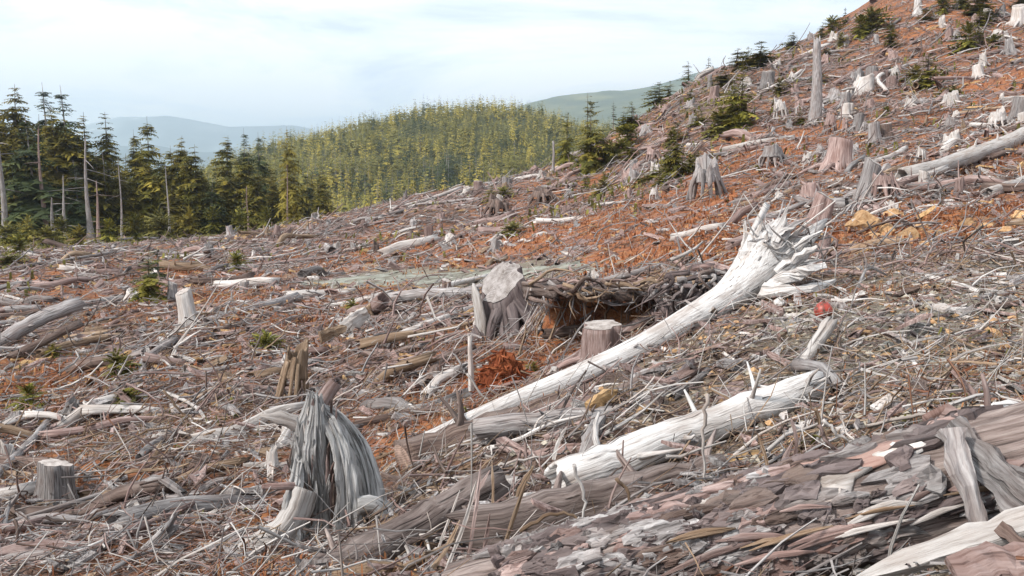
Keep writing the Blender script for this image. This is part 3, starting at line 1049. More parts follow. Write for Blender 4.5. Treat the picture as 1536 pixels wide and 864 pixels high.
# ------------------------------------------------------------------ stumps
def stump_parts(Rt, H, flare, nb, seed, kind='sawn', tilt=(0, 0), roots=4, nth=30):
    r = np.random.default_rng(seed + 4000)
    th = np.arange(nth) * 2 * math.pi / nth
    lob = (0.5 + 0.5 * np.cos(nb * th + r.uniform(0, 6.28) + .6 * per_noise(nth, 3, r))) ** 1.4
    base = 1 + .07 * per_noise(nth, 5, r)
    fl = .06 * per_noise(nth, 13, r)
    spk = spike_noise(nth, r.integers(4, 8), r)
    body = MB()
    legged = kind == 'legged'
    h0 = -.3 if not legged else H * .38
    topz = H + tilt[0] * np.cos(th) * Rt + tilt[1] * np.sin(th) * Rt
    if kind in ('torn', 'legged'):
        topz = H * (.40 if kind == 'torn' else .62) + H * (.32 * spk * (.5 + .5 * r.random(nth)) + .28 * (.5 + .5 * np.cos(th - r.uniform(0, 6.28))) ** 2)
    u = np.array([0, .1, .2, .32, .45, .6, .75, .9, 1.0])
    V, G = [], []
    go = r.uniform(-40, 40, 3)
    for uu in u:
        z = h0 + (topz - h0) * uu
        zz_ = np.maximum(z, 0)
        rad = Rt * base * (1 + fl * (1 + uu)) + flare * Rt * np.exp(-zz_ / (.26 * H)) * (.3 + .8 * lob) * (.55 if legged else 1)
        rad = rad * (1 + .025 * r.normal(size=nth)) * (1 - (.22 if kind != 'sawn' else .06) * uu)
        V.append(np.stack([np.cos(th) * rad, np.sin(th) * rad, z], 1))
        G.append(np.stack([np.cos(th) * Rt, np.sin(th) * Rt, z], 1) + go)
    last = V[-1]
    top = None
    if kind == 'sawn':
        # rounded lip then the sawn face as its own piece, a little above
        V.append(last * [.965, .965, 1] + [0, 0, .004]); G.append(G[-1])
        k = len(V)
        top = MB()
        rings = []
        gg = []
        ctr = np.array([0, 0, last[:, 2].mean()])
        for f, dz in ((.962, .014), (.7, .018 + .012 * r.random()), (.35, .022), (.12, .012)):
            ring = ctr + (last - ctr) * [f, f, f] + [0, 0, dz]
            ring[:, 2] += .003 * r.normal(size=nth)
            rings.append(ring); gg.append(ring * [1, 1, .2] + go)
        j = np.arange(nth); jn = (j + 1) % nth
        Q = np.concatenate([np.stack([i * nth + j, i * nth + jn, (i + 1) * nth + jn, (i + 1) * nth + j], 1) for i in range(3)])
        VV = np.vstack(rings + [rings[-1].mean(0)]); GG = np.vstack(gg + [gg[-1].mean(0)])
        T = np.stack([3 * nth + j, 3 * nth + jn, np.full(nth, len(VV) - 1)], 1)
        top.add(VV, Q, T, GG, r.random())
    else:
        V.append(last * [.8, .8, 1] - [0, 0, .02]); G.append(G[-1])
        low = last * [.45, .45, 0] + [0, 0, H * .35]; V.append(low); G.append(G[-1] - [0, 0, .3])
        k = len(V)
    j = np.arange(nth); jn = (j + 1) % nth
    Q = np.concatenate([np.stack([i * nth + j, i * nth + jn, (i + 1) * nth + jn, (i + 1) * nth + j], 1) for i in range(k - 1)])
    VV = np.vstack(V + [V[-1].mean(0), V[0].mean(0)]); GG = np.vstack(G + [G[-1].mean(0), G[0].mean(0)])
    T = np.vstack([np.stack([(k - 1) * nth + j, (k - 1) * nth + jn, np.full(nth, len(VV) - 2)], 1), np.stack([jn, j, np.full(nth, len(VV) - 1)], 1)])
    body.add(VV, Q, T, GG, r.random())
    rts = []
    m = roots if not legged else 9
    for i in range(m):
        a = (i + r.uniform(-.3, .3)) / m * 6.28
        d = np.array([math.cos(a), math.sin(a), 0])
        if legged:
            p = [d * Rt * .75 + [0, 0, H * r.uniform(.5, .75)], d * Rt * r.uniform(.95, 1.25) + [0, 0, H * .3], d * Rt * r.uniform(1.1, 1.9) + [0, 0, -.2]]
            rd = np.linspace(Rt * r.uniform(.12, .3), Rt * r.uniform(.07, .18), 7)
        else:
            side = np.array([-d[1], d[0], 0]) * r.normal() * Rt * .7
            p = [d * Rt * .7 + [0, 0, H * .16], d * Rt * (1.5 + flare * .5) + [0, 0, .02] + side * .4, d * Rt * r.uniform(2.4, 3.4) + side - [0, 0, .22]]
            rd = np.linspace(Rt * .3, Rt * .09, 7)
        rts.append(tube(MB(), curve(*p, n=7), rd, 7, seed * 7 + i, .06, ridge=.08, R=r.random()))
    return body, top, rts


def make_stump(kind, Rt, H, flare, nb, seed, mbody, mtop='cut', tilt=(0, 0), roots=4):
    b, t, rts = stump_parts(Rt, H, flare, nb, seed, kind, tilt, roots)
    return (b.mesh('body', M[mbody]), t.mesh('cut_face', M[mtop]) if t else None, [x.mesh('root', M[mbody]) for x in rts])


def place_stump(var, loc, s, label, group=None, rz=0.0, sz=1.0, tilt=(0, 0)):
    o = thing('tree_stump', loc, label, 'stump', group, rz)
    o.rotation_euler = (tilt[0], tilt[1], rz)
    o.scale = (s, s, s * sz)
    link('body', var[0], o)
    if var[1]: link('cut_face', var[1], o)
    for m_ in var[2]: link('root', m_, o)
    return o


SV = {}
for i, (mb_, tp_) in enumerate((('silver', 'cut'), ('pink', 'cut'), ('white', 'cut'), ('brown', 'cut'), ('tan', 'cut'), ('bark', 'cut'))):
    SV[('sawn', mb_)] = [make_stump('sawn', .3, .8, .55 + .2 * k, 5 + k, i * 10 + k, mb_, tp_, (.25 * k - .2, .15)) for k in range(2)]
    SV[('torn', mb_)] = [make_stump('torn', .27, 1.0, .5 + .2 * k, 5 + k, i * 10 + k + 100, mb_, roots=4) for k in range(2)]
    SV[('legged', mb_)] = [make_stump('legged', .26, .95, .3, 5, i * 10 + k + 200, mb_) for k in range(2)]

# px, base row, height px, width px, kind, wood
STUMPS = [
    (285, 492, 56, 24, 'sawn', 'white'), (88, 752, 62, 48, 'sawn', 'silver'), (437, 602, 100, 44, 'legged', 'tan'), (409, 706, 58, 18, 'torn', 'white'), (903, 545, 58, 62, 'sawn', 'pink'),
    (889, 430, 32, 22, 'torn', 'white'), (671, 446, 26, 13, 'sawn', 'pink'), (742, 378, 26, 15, 'torn', 'white'), (643, 362, 22, 13, 'sawn', 'pink'), (675, 366, 22, 17, 'torn', 'white'), (313, 382, 24, 13, 'torn', 'silver'),
    (505, 378, 22, 12, 'torn', 'white'), (532, 376, 18, 10, 'torn', 'silver'), (563, 378, 22, 10, 'torn', 'brown'), (366, 438, 16, 13, 'sawn', 'silver'), (200, 452, 26, 20, 'torn', 'white'), (258, 448, 24, 14, 'sawn', 'silver'),
    (415, 362, 26, 13, 'legged', 'pink'), (432, 358, 26, 12, 'torn', 'pink'), (400, 352, 18, 10, 'torn', 'tan'), (443, 366, 20, 7, 'torn', 'white'), (345, 355, 16, 10, 'sawn', 'silver'), (460, 345, 16, 9, 'torn', 'tan'), (380, 388, 18, 6, 'torn', 'white'),
    (742, 278, 16, 10, 'torn', 'pink'), (718, 290, 18, 14, 'sawn', 'pink'), (760, 284, 16, 14, 'sawn', 'silver'), (800, 262, 14, 14, 'legged', 'pink'), (815, 305, 26, 34, 'legged', 'brown'), (745, 325, 34, 36, 'legged', 'brown'), (700, 292, 16, 12, 'torn', 'white'), (608, 300, 20, 6, 'torn', 'silver'), (577, 302, 14, 8, 'torn', 'silver'),
    (1061, 296, 62, 44, 'legged', 'silver'), (1158, 248, 32, 36, 'legged', 'silver'), (1255, 254, 44, 36, 'sawn', 'pink'), (1226, 340, 46, 30, 'sawn', 'pink'), (1216, 300, 36, 26, 'torn', 'pink'), (1296, 298, 56, 26, 'sawn', 'silver'), (1328, 296, 44, 38, 'legged', 'pink'), (1340, 320, 24, 14, 'torn', 'white'),
    (1172, 178, 30, 20, 'legged', 'white'), (1200, 165, 26, 14, 'torn', 'pink'), (1438, 292, 36, 14, 'torn', 'pink'), (1466, 280, 34, 13, 'torn', 'silver'), (1312, 215, 30, 16, 'sawn', 'silver'), (1287, 194, 22, 14, 'sawn', 'silver'), (1268, 198, 26, 9, 'torn', 'pink'), (1245, 200, 30, 18, 'legged', 'pink'), (1330, 210, 24, 16, 'sawn', 'brown'),
    (1293, 140, 34, 36, 'torn', 'white'), (1318, 124, 26, 26, 'torn', 'pink'), (1285, 122, 22, 20, 'torn', 'silver'), (1258, 150, 22, 26, 'torn', 'silver'), (1424, 62, 32, 12, 'torn', 'pink'), (1441, 12, 22, 12, 'torn', 'white'), (1413, 40, 20, 9, 'torn', 'white'), (1475, 100, 34, 10, 'torn', 'bright'), (1514, 80, 34, 14, 'torn', 'silver'), (1500, 58, 20, 22, 'torn', 'white'), (1528, 36, 26, 20, 'sawn', 'white'), (1500, 24, 22, 14, 'torn', 'silver'), (1468, 38, 20, 22, 'torn', 'pink'),
    (1432, 210, 28, 9, 'torn', 'pink'), (1445, 200, 24, 8, 'torn', 'tan'), (1420, 185, 22, 8, 'torn', 'pink'), (1498, 194, 32, 28, 'legged', 'white'), (1530, 186, 36, 26, 'sawn', 'silver'), (1365, 160, 20, 16, 'torn', 'white'), (1385, 100, 22, 16, 'torn', 'pink'), (1340, 90, 22, 14, 'torn', 'pink'), (1262, 66, 22, 9, 'torn', 'silver'), (1250, 60, 16, 12, 'torn', 'white'), (1240, 95, 18, 14, 'torn', 'pink'), (1215, 60, 14, 8, 'torn', 'silver'),
    (1120, 130, 18, 16, 'torn', 'white'), (1150, 128, 20, 18, 'sawn', 'white'), (1190, 138, 16, 16, 'torn', 'pink'), (1000, 165, 14, 12, 'torn', 'pink'), (1035, 160, 16, 12, 'torn', 'white'), (970, 200, 18, 14, 'torn', 'silver'), (980, 240, 20, 22, 'legged', 'pink'), (955, 255, 16, 12, 'torn', 'pink'), (1125, 95, 12, 10, 'torn', 'pink'), (1165, 100, 14, 12, 'torn', 'white'),
    (20, 640, 30, 24, 'torn', 'silver'), (108, 620, 34, 20, 'torn', 'silver'), (8, 700, 60, 30, 'torn', 'white'), (300, 700, 26, 26, 'torn', 'brown'), (270, 712, 24, 12, 'torn', 'silver'), (545, 475, 26, 26, 'torn', 'tan'), (475, 505, 24, 20, 'torn', 'pink'), (588, 400, 16, 12, 'torn', 'silver'), (60, 395, 14, 6, 'torn', 'white'), (115, 395, 14, 5, 'torn', 'tan'), (20, 392, 12, 8, 'torn', 'white'),
    (468, 350, 14, 10, 'legged', 'pink'), (490, 352, 12, 9, 'torn', 'white'), (530, 335, 12, 8, 'torn', 'pink'), (555, 322, 12, 8, 'torn', 'silver'), (620, 340, 16, 12, 'torn', 'silver'), (660, 330, 16, 14, 'torn', 'pink'), (690, 345, 14, 12, 'torn', 'pink'), (850, 320, 16, 12, 'torn', 'pink'), (270, 372, 14, 10, 'torn', 'pink'), (150, 385, 12, 8, 'torn', 'white'), (330, 372, 12, 8, 'torn', 'pink'),
]
UNIQ = {(285, 492): 'white barkless sawn stump at the end of a long grey log', (88, 752): 'small grey sawn stump with grooved sides above tangled slash', (437, 602): 'splintered stump raised on leg-like roots amid brown grass', (409, 706): 'small pale torn stump beside the silver hollow stump',
        (903, 545): 'broad flat sawn stump just behind the long white trunk', (1061, 296): 'stump perched on tall silvery stilt roots on the rust slope', (1255, 254): 'broad pinkish sawn stump below the tall broken snag', (1296, 298): 'leaning grey sawn stump beside the long hillside log', (1328, 296): 'stump with splayed pale stilt roots below the long hillside log', (1226, 340): 'tilted pinkish sawn stump just above the root flare',
        (1158, 248): 'low grey stump with spread roots on bare rust soil', (889, 430): 'small pale torn stump above the root mat and pit', (745, 325): 'dark stump with tangled roots on the low ridge', (815, 305): 'dark humped stump with arching roots on the low ridge', (1498, 194): 'pale arching stilt rooted stump with a dark hollow'}
xr = np.random.default_rng(64)
for _ in range(48):      # many more small torn stumps over the upper slope
    px_s = xr.uniform(930, 1536)
    crest = np.interp(px_s, [930, 1000, 1070, 1200, 1300, 1536], [215, 165, 112, 70, 20, 8])
    py_s = crest + 14 + xr.uniform(0, 1) ** 1.2 * (290 - crest)
    f_ = (py_s - crest) / (300 - crest)
    hp_ = xr.uniform(10, 20) * (1 + .5 * f_)
    STUMPS.append((round(px_s), round(py_s), hp_, hp_ * xr.uniform(.45, .9), xr.choice(['torn', 'torn', 'legged', 'sawn']), xr.choice(['white', 'pink', 'silver', 'white'])))
for _ in range(18):
    px_s = xr.uniform(300, 900)
    crest = np.interp(px_s, [300, 450, 640, 850, 900], [352, 336, 294, 250, 240])
    py_s = crest + 8 + xr.uniform(0, 1) * 60
    hp_ = xr.uniform(8, 16)
    STUMPS.append((round(px_s), round(py_s), hp_, hp_ * xr.uniform(.45, .9), 'torn', xr.choice(['white', 'pink', 'silver', 'tan'])))
sr = np.random.default_rng(3)
for i, (px, py, hp, wp, kd, wd) in enumerate(STUMPS):
    p = hit(px, py)
    D = p[1]
    if wd == 'bright': wd = 'white'
    if wd == 'white' and D > 35 and i % 3 == 1: wd = 'silver'
    var = SV[(kd, wd)][i % 2]
    H0 = {'sawn': .8, 'torn': 1.0, 'legged': .95}[kd]; R0 = {'sawn': .3, 'torn': .27, 'legged': .30}[kd]
    w = wp / 2 * D / F; h = hp * D / F
    s = w / R0; sz = (h / H0) / s
    zk, zw = zone_words(p)
    lab = UNIQ.get((px, py)); gp = None
    if lab is None:
        wd2 = {'sawn': 'sawn stump', 'torn': 'torn jagged stump', 'legged': 'stilt rooted stump'}[kd]
        lab = f'{COLW[wd]} {wd2} {zw}'
        gp = f'{COLW[wd]} {wd2}s {zw}'
    tl = (0, .28) if (px, py) == (1226, 340) else ((0, .2) if (px, py) == (1296, 298) else (sr.normal() * .07, sr.normal() * .07))
    place_stump(var, p, s, lab, gp, sr.uniform(0, 6.28) if tl[1] < .15 else 0, sz, tl)

# the dark barked stump in the middle distance: sawn at a slant, roots spreading to the right
p = hit(768, 500)
k = p[1] / F
o = thing('tree_stump', p, 'big dark barked stump sawn at a slant with pale top', 'stump')
b, t_, rts = stump_parts(33 * k, 78 * k, 1.15, 6, 77, 'sawn', (.6, .7), 0, nth=44)
V0 = b.V[0]
for arr in (b.V[0], t_.V[0]):          # lean of the trunk and the skirt of roots on the right
    zz0 = arr[:, 2].copy()
    arr[:, 0] = arr[:, 0] - .22 * np.clip(zz0, 0, 9) + .85 * np.clip(.85 - zz0, 0, 1) * (arr[:, 0] > 0) * np.abs(arr[:, 0])
link('bark', b.mesh('bark', M['bark']), o)
link('cut_face', t_.mesh('cut_face', M['cutgrey']), o)
cap = stump_parts(30 * k, 20 * k, .1, 4, 78, 'torn', roots=0)[0]
cap.V[0][:, :] += [-.42 * k * 92 * .3 + .02, .1, 84 * k]
for i, (a, L, rr_) in enumerate(((-.15, 112, 17), (-.55, 95, 17), (-.95, 85, 16), (.35, 110, 14), (-1.5, 66, 14), (-2.2, 58, 13), (-2.9, 62, 12))):
    d = np.array([math.cos(a), math.sin(a), 0])
    pth = curve(d * 16 * k + [-6 * k, 0, 48 * k], d * 46 * k + [0, 0, 22 * k], d * L * k + [0, 0, -8 * k], n=8)
    link('root', tube(MB(), pth, np.linspace(rr_ * .9, 5, 8) * k, 9, i, .05, ridge=.15).mesh('root', M['bark']), o)
for i in range(1):
    pth = curve(np.array([-42 + 10 * i, -22 - 5 * i, -20]) * k, np.array([-48 + 10 * i, -25 - 5 * i, 35]) * k, np.array([-58 + 12 * i, -14 - 9 * i, 78 - 5 * i]) * k, n=6)
    link('pale_strip', slab(MB(), pth, 17 * k, 6 * k, (1, -.6, .2), i).mesh('pale_strip', M['white']), o)

# ------------------------------------------------------------------ silver hollow stump in front
p = hit(512, 792)
D = p[1]; k = D / F
o = thing('hollow_stump', p, 'weathered silver hollow stump with twisted roots and a side arm', 'stump')


def S(x, y, d=0.0):
    """photograph offsets from the stump's foot, as metres in the stump's own frame"""
    return np.array([(x - 512) * k, d, (792 - y) * k])


main = MB()
nth = 84
rz_ = np.random.default_rng(8)
us = np.linspace(0, 1, 18)
cx = np.interp(us, [0, .15, .35, .6, .85, 1], [492, 480, 476, 472, 474, 478])
yy = np.interp(us, [0, 1], [812, 596])
wx = np.interp(us, [0, .1, .25, .5, .75, .92, 1], [66, 54, 42, 36, 30, 23, 12])
th = np.arange(nth) * 2 * math.pi / nth
flt = per_noise(nth, 9, rz_) * .8
for _g in range(15):      # deep checks split into the wood
    c_ = rz_.integers(0, nth); flt[c_] -= rz_.uniform(.8, 2.2); flt[(c_ + 1) % nth] -= rz_.uniform(.2, 1.2)
flt += .25 * rz_.normal(size=nth)
V, G = [], []
for i, u_ in enumerate(us):
    rr_ = wx[i] * k * (1 + .15 * np.roll(flt, int(u_ * 7)) * (1.1 - .4 * u_) + .03 * per_noise(nth, 12, rz_))
    off = .05 * math.sin(u_ * 5)
    spk = 0 if i < 17 else spike_noise(nth, 9, rz_) * 34 * k
    V.append(S(cx[i], yy[i], off) + np.stack([np.cos(th) * rr_, np.sin(th) * rr_ * .8, np.zeros(nth) + spk], 1))
    G.append(np.stack([np.cos(th) * .2, np.sin(th) * .2, np.full(nth, u_ * 1.1)], 1))
j = np.arange(nth); jn = (j + 1) % nth
Q = np.concatenate([np.stack([i * nth + j, i * nth + jn, (i + 1) * nth + jn, (i + 1) * nth + j], 1) for i in range(17)])
VV = np.vstack(V + [V[-1].mean(0) - [0, 0, .05]]); GG = np.vstack(G + [G[-1].mean(0)])
T = np.stack([17 * nth + j, 17 * nth + jn, np.full(nth, len(VV) - 1)], 1)
main.add(VV, Q, T, GG)
link('body', main.mesh('body', M['stumpwood'], smooth=False), o)
HR = [  # root: path in photograph offsets with depth, radii px, material
            ([(462, 720, -.16), (452, 752, -.24), (430, 778, -.3), (385, 802, -.34), (345, 822, -.3)], (20, 21, 20, 17, 10), 'white'),
    ([(555, 745, .02), (580, 760, .0), (604, 785, .0), (630, 815, .05)], (12, 11, 9, 6), 'stumpwood'),
    ([(452, 712, -.2), (440, 708, -.26), (425, 706, -.3), (408, 704, -.33)], (6, 6, 5, 3), 'pink'),
    ([(545, 740, -.22), (570, 742, -.2), (585, 765, -.2), (590, 800, -.2)], (12, 12, 11, 9), 'stumpwood'),
]
for i, (pp, rr_, mm) in enumerate(HR):
    pth = curve(*[S(*q) for q in pp], n=20)
    rad = np.interp(np.linspace(0, 1, 20), np.linspace(0, 1, len(rr_)), rr_) * k
    link('root', tube(MB(), pth, rad, 16, 60 + i, .05, ridge=.2, lump=.15).mesh('root', M[mm]), o)
arm = curve(S(470, 628, -.02), S(448, 622, -.06), S(425, 612, -.1), S(398, 605, -.14), n=7)
link('arm', slab(MB(), arm, np.array([26, 26, 24, 22, 19, 17, 14]) * k, 9 * k, (0.1, .2, 1), 5).mesh('arm', M['white']), o)
arm = curve(S(470, 615, .1), S(482, 595, .16), S(496, 574, .22), n=6)
link('arm', tube(MB(), arm, np.array([14, 13, 12, 12, 11, 10]) * k, 9, 6, .05, ridge=.1, jag1=.04, cup1=True).mesh('arm', M['pink']), o)
for i, (pp, ww) in enumerate((([(478, 596, .04), (502, 624, -.06), (520, 664, -.12), (530, 715, -.18), (534, 805, -.2)], (16, 32, 40, 44, 62)), ([(480, 604, .14), (512, 628, .12), (540, 668, .06), (556, 716, .0), (568, 805, -.06)], (14, 30, 38, 42, 56)), ([(452, 690, -.17), (446, 740, -.24), (438, 810, -.28)], (16, 30, 48)))):
    q = curve(*[S(*a) for a in pp], n=14)
    wv = np.interp(np.linspace(0, 1, 14), np.linspace(0, 1, len(ww)), ww) * k
    link('root_blade', tube(MB(), q, wv * .46, 34, 70 + i, .10, ridge=.34, lump=.12, flat=.6, jag0=.12).mesh('root_blade', M['stumpwood'], smooth=False), o)
shr = np.random.default_rng(44)
for i in range(90):      # torn shreds standing off the weathered surface
    u_ = shr.uniform(.0, .97); a_ = shr.uniform(-2.9, .4)
    cxx = np.interp(u_, us, cx); yv = np.interp(u_, us, yy); wv_ = np.interp(u_, us, wx) * k
    c_ = S(cxx, yv, 0) + np.array([math.cos(a_) * wv_ * 1.02, math.sin(a_) * wv_ * .84, 0])
    L_ = shr.uniform(.08, .3)
    out_ = np.array([math.cos(a_), math.sin(a_), 0])
    q = curve(c_ - [0, 0, L_ * .5], c_ + out_ * .01 + shr.normal(size=3) * .008, c_ + np.array([0, 0, L_ * .5]) + out_ * shr.uniform(.0, .05) + shr.normal(size=3) * .012, n=6)
    link('shred', slab(MB(), q, shr.uniform(.012, .04), .012, np.cross(out_, [0, 0, 1.0]), i, R=shr.random(), point0=True).mesh('shred', M[shr.choice(['stumpwood', 'stumpwood', 'white', 'brown', 'pink'])], smooth=False), o)
link('rotten_core', tube(MB(), curve(S(505, 790, .0), S(508, 700, .03), S(498, 630, .05), n=6), np.array([34, 30, 27, 22, 16, 9]) * k, 12, 4, .12, ridge=.2).mesh('rotten_core', M['brown']), o)

# ------------------------------------------------------------------ logs
def stub_on(o, path, rad, n_, seed, mat, loc, scale=1.0):
    r = np.random.default_rng(seed + 900)
    for i in range(n_):
        q = r.integers(1, len(path) - 1)
        t = path[min(q + 1, len(path) - 1)] - path[q - 1]; t /= np.linalg.norm(t)
        d = np.cross(t, r.normal(size=3)); d /= np.linalg.norm(d); d[2] = abs(d[2]) * .8 + .1
        d = d + t * r.uniform(-.5, .5)
        L = (rad[q] * r.uniform(.6, 1.8) + rad[q] * .7) * scale
        a = path[q] + d * rad[q] * .6
        b = tube(MB(), curve(a, a + d * L * .55, a + d * L + r.normal(size=3) * L * .12, n=4), np.linspace(rad[q] * .2, rad[q] * .06, 4), 6, seed + i, .15)
        link('branch_stub', b.mesh('branch_stub', M[mat], offset=loc), o)


def log_thing(A, B, r0, r1, mat, label, group=None, seed=0, sag=0.0, stubs=0, sawn0=False, sawn1=False, sides=14, ridge=.06, name='fallen_log', bend=None, n_=14, cut='cut', jag=1.6, single=False, cat='log'):
    A = np.asarray(A, float); B = np.asarray(B, float)
    L = np.linalg.norm(B - A)
    mid_ = (A + B) / 2 + np.array([0, 0, sag])
    if bend is not None: mid_ = mid_ + bend
    path = curve(A, mid_, B, n=n_)
    r = np.random.default_rng(seed + 31)
    path[1:-1] += r.normal(size=(n_ - 2, 3)) * r0 * .05
    rad = np.linspace(r0, r1, n_) * (1 + .04 * r.normal(size=n_))
    loc = A - np.array([0, 0, r0])
    mb = tube(MB(), path, rad, sides, seed, .03, ridge=ridge, jag0=0 if sawn0 else jag * r0, jag1=0 if sawn1 else jag * r1, cup0=not sawn0, cup1=not sawn1, npk=5, R=0)
    if single:
        o = link(name, mb.mesh(name, M[mat], offset=loc), None, loc)
        return tag(o, label, cat, group), path, rad
    o = thing(name, loc, label, cat, group)
    tr_ = link('trunk', mb.mesh('trunk', M[mat], offset=loc), o)
    for flag, i, sg in ((sawn0, 0, -1), (sawn1, n_ - 1, 1)):
        if flag:
            t = path[i] - path[i - sg]; t /= np.linalg.norm(t)
            f = tube(MB(), np.array([path[i] - t * .01, path[i] + t * .006]), np.array([rad[i] * .93, rad[i] * .91]), sides, seed, .02)
            link('sawn_end', f.mesh('sawn_end', M[cut], offset=loc), o)
    stub_on(tr_, path, rad, stubs, seed, mat, loc)
    return o, path, rad


# 1 the long white trunk with its torn root flare
A = at(600, 683, 9.0); Bq = at(1112, 430, 11.2)
loc = A.copy(); loc[2] = hgt(A[0], A[1])
o = thing('uprooted_log', loc, 'long chalk white fallen trunk ending in a splayed torn root flare', 'log')
pth = curve(A, at(770, 605, 9.6), at(935, 533, 10.2), at(1040, 475, 10.75), Bq, at(1156, 382, 11.6), n=26)
rad = np.interp(np.linspace(0, 1, 26), [0, .3, .55, .72, .82, .9, 1.0], [.10, .115, .135, .17, .245, .34, .44])
r_ = np.random.default_rng(4)
nth = 40
tk = MB()
mbt = tube(tk, pth, rad, nth, 12, .012, ridge=.0, jag1=.0, cup1=True, R=.5)
# split the flare into root fingers: push the last rings out and in
V = tk.V[0]
nring = 26
ang = np.arange(nth) * 2 * math.pi / nth
fing = .5 + .5 * np.cos(6 * ang + .8 + .5 * np.sin(ang * 2))
w_ = None
tan = pth[-1] - pth[-3]; tan /= np.linalg.norm(tan)
for i in range(17, 28):
    sl = slice(i * nth, (i + 1) * nth)
    ii = min(i, 25)
    c = pth[ii]
    w = sstep(ii, 17, 25)
    V[sl] = c + (V[sl] - c) * (1 + w * (.30 * fing - .22))[:, None]
    V[sl] += np.outer(w ** 2 * (.85 * fing ** .8 * (.6 + .4 * np.cos(ang * 3 + 1)) - .15) * (1 if i < 27 else .3), tan)
tr_ = link('trunk', tk.mesh('trunk', M['bright'], offset=loc), o)
ROOTS = [([(1120, 400, 11.3), (1135, 365, 11.35), (1142, 334, 11.4)], (24, 17, 6)), ([(1128, 395, 11.35), (1150, 360, 11.45), (1160, 326, 11.5)], (17, 12, 4)),
         ([(1150, 400, 11.3), (1185, 375, 11.25), (1216, 347, 11.3)], (26, 20, 8)), ([(1165, 410, 11.1), (1200, 392, 11.0), (1228, 366, 11.0)], (22, 15, 5)),
         ([(1150, 420, 11.0), (1195, 408, 10.8), (1240, 392, 10.8)], (24, 18, 7)), ([(1140, 440, 10.9), (1185, 436, 10.7), (1232, 428, 10.8), (1262, 420, 11)], (24, 18, 10, 4)),
         ([(1160, 395, 11.7), (1180, 360, 11.9), (1178, 338, 12.0)], (18, 13, 5)), ([(1175, 400, 11.8), (1205, 370, 12), (1222, 350, 12.1)], (16, 12, 4))]
for i, (pp, rr_) in enumerate(ROOTS):
    q = curve(*[at(*a) for a in pp], n=9)
    rd = np.interp(np.linspace(0, 1, 9), np.linspace(0, 1, len(rr_)), rr_) * 11.3 / F * .62
    link('root', slab(MB(), curve(*[at(*a) + r_.normal(size=3) * .03 for a in pp], n=9), rd * 1.9, float(rd.mean()) * .9, r_.normal(size=3) + [0, 0, .5], 300 + i, R=.5, rough=.2).mesh('root', M['bright'], smooth=False, offset=loc), o)
for i in range(46):      # torn splinters fanning out of the flare
    f_ = r_.uniform(0, 6.28); rr0_ = r_.uniform(.2, .5)
    ux = np.cross(tan, [0, 0, 1.0]); ux /= np.linalg.norm(ux); uy = np.cross(ux, tan)
    rd_ = ux * math.cos(f_) + uy * math.sin(f_)
    a0 = pth[-2] + rd_ * rr0_ * .8 - tan * r_.uniform(.0, .15)
    L_ = r_.uniform(.15, .48) * (1.15 if rd_[2] > 0 else .7)
    d_ = tan * .8 + rd_ * r_.uniform(.3, .8) + r_.normal(size=3) * .12
    q = curve(a0, a0 + d_ * L_ * .5 + r_.normal(size=3) * .02, a0 + d_ * L_ + r_.normal(size=3) * .05, n=7)
    link('splinter', slab(MB(), q, np.linspace(r_.uniform(.05, .12), .02, 7), r_.uniform(.015, .035), np.cross(d_, rd_) + .01, 600 + i, R=.5, rough=.2).mesh('splinter', M[['bright', 'white', 'bright', 'silver'][i % 4]], smooth=False, offset=loc), o)
for i in range(44):      # fine curled rootlets round the torn end
    a0 = at(r_.uniform(1130, 1220), r_.uniform(345, 395), r_.uniform(11.2, 11.9))
    d = np.array([r_.normal() * .5 + .2, r_.normal() * .4, r_.normal() * .5 + .15])
    q = curve(a0, a0 + d * .16, a0 + d * .26 + r_.normal(size=3) * .08, a0 + d * .22 + r_.normal(size=3) * .16, n=8)
    link('rootlet', tube(MB(), q, np.linspace(.014, .005, 8), 5, i).mesh('rootlet', M['silver' if i % 2 else 'white'], offset=loc), o)
stub_on(tr_, pth[:18], rad[:18], 6, 77, 'silver', loc, .6)
for i, (x, y, D_, L) in enumerate(((700, 655, 9.25, .5), (800, 612, 9.6, .7), (880, 578, 9.9, .6), (960, 545, 10.2, .5))):   # darker strips along its underside
    a0 = at(x, y, D_ - .12); b0 = at(x + 95, y - 47, D_ + .12)
    link('grey_strip', slab(MB(), curve(a0, b0, n=8), .07, .012, (0, -.6, .8), 40 + i, point0=True).mesh('grey_strip', M['pink'], offset=loc), o)

# 2 dark log under it, sawn end towards the hollow stump
log_thing(at(606, 695, 8.75), at(905, 590, 9.75), .185, .15, 'brown', 'dark weathered log lying along the underside of the white trunk', None, 21, stubs=3, sawn0=True, cut='cutdark', sides=20, ridge=.1, n_=18)
# 3 grey log with a kink
log_thing(at(722, 640, 8.2), at(1005, 622, 7.9), .085, .08, 'silver', 'grey weathered log crossing between the white trunk and white log', None, 22, stubs=5, ridge=.12, bend=np.array([0, 0, .03]), n_=18)
# 4 thick white log
log_thing(at(845, 722, 6.0), at(1222, 580, 6.75), .135, .105, 'bright', 'thick pale barkless log propped over the tan rotting log', None, 23, stubs=9, sides=22, ridge=.05, n_=22, jag=1.0)
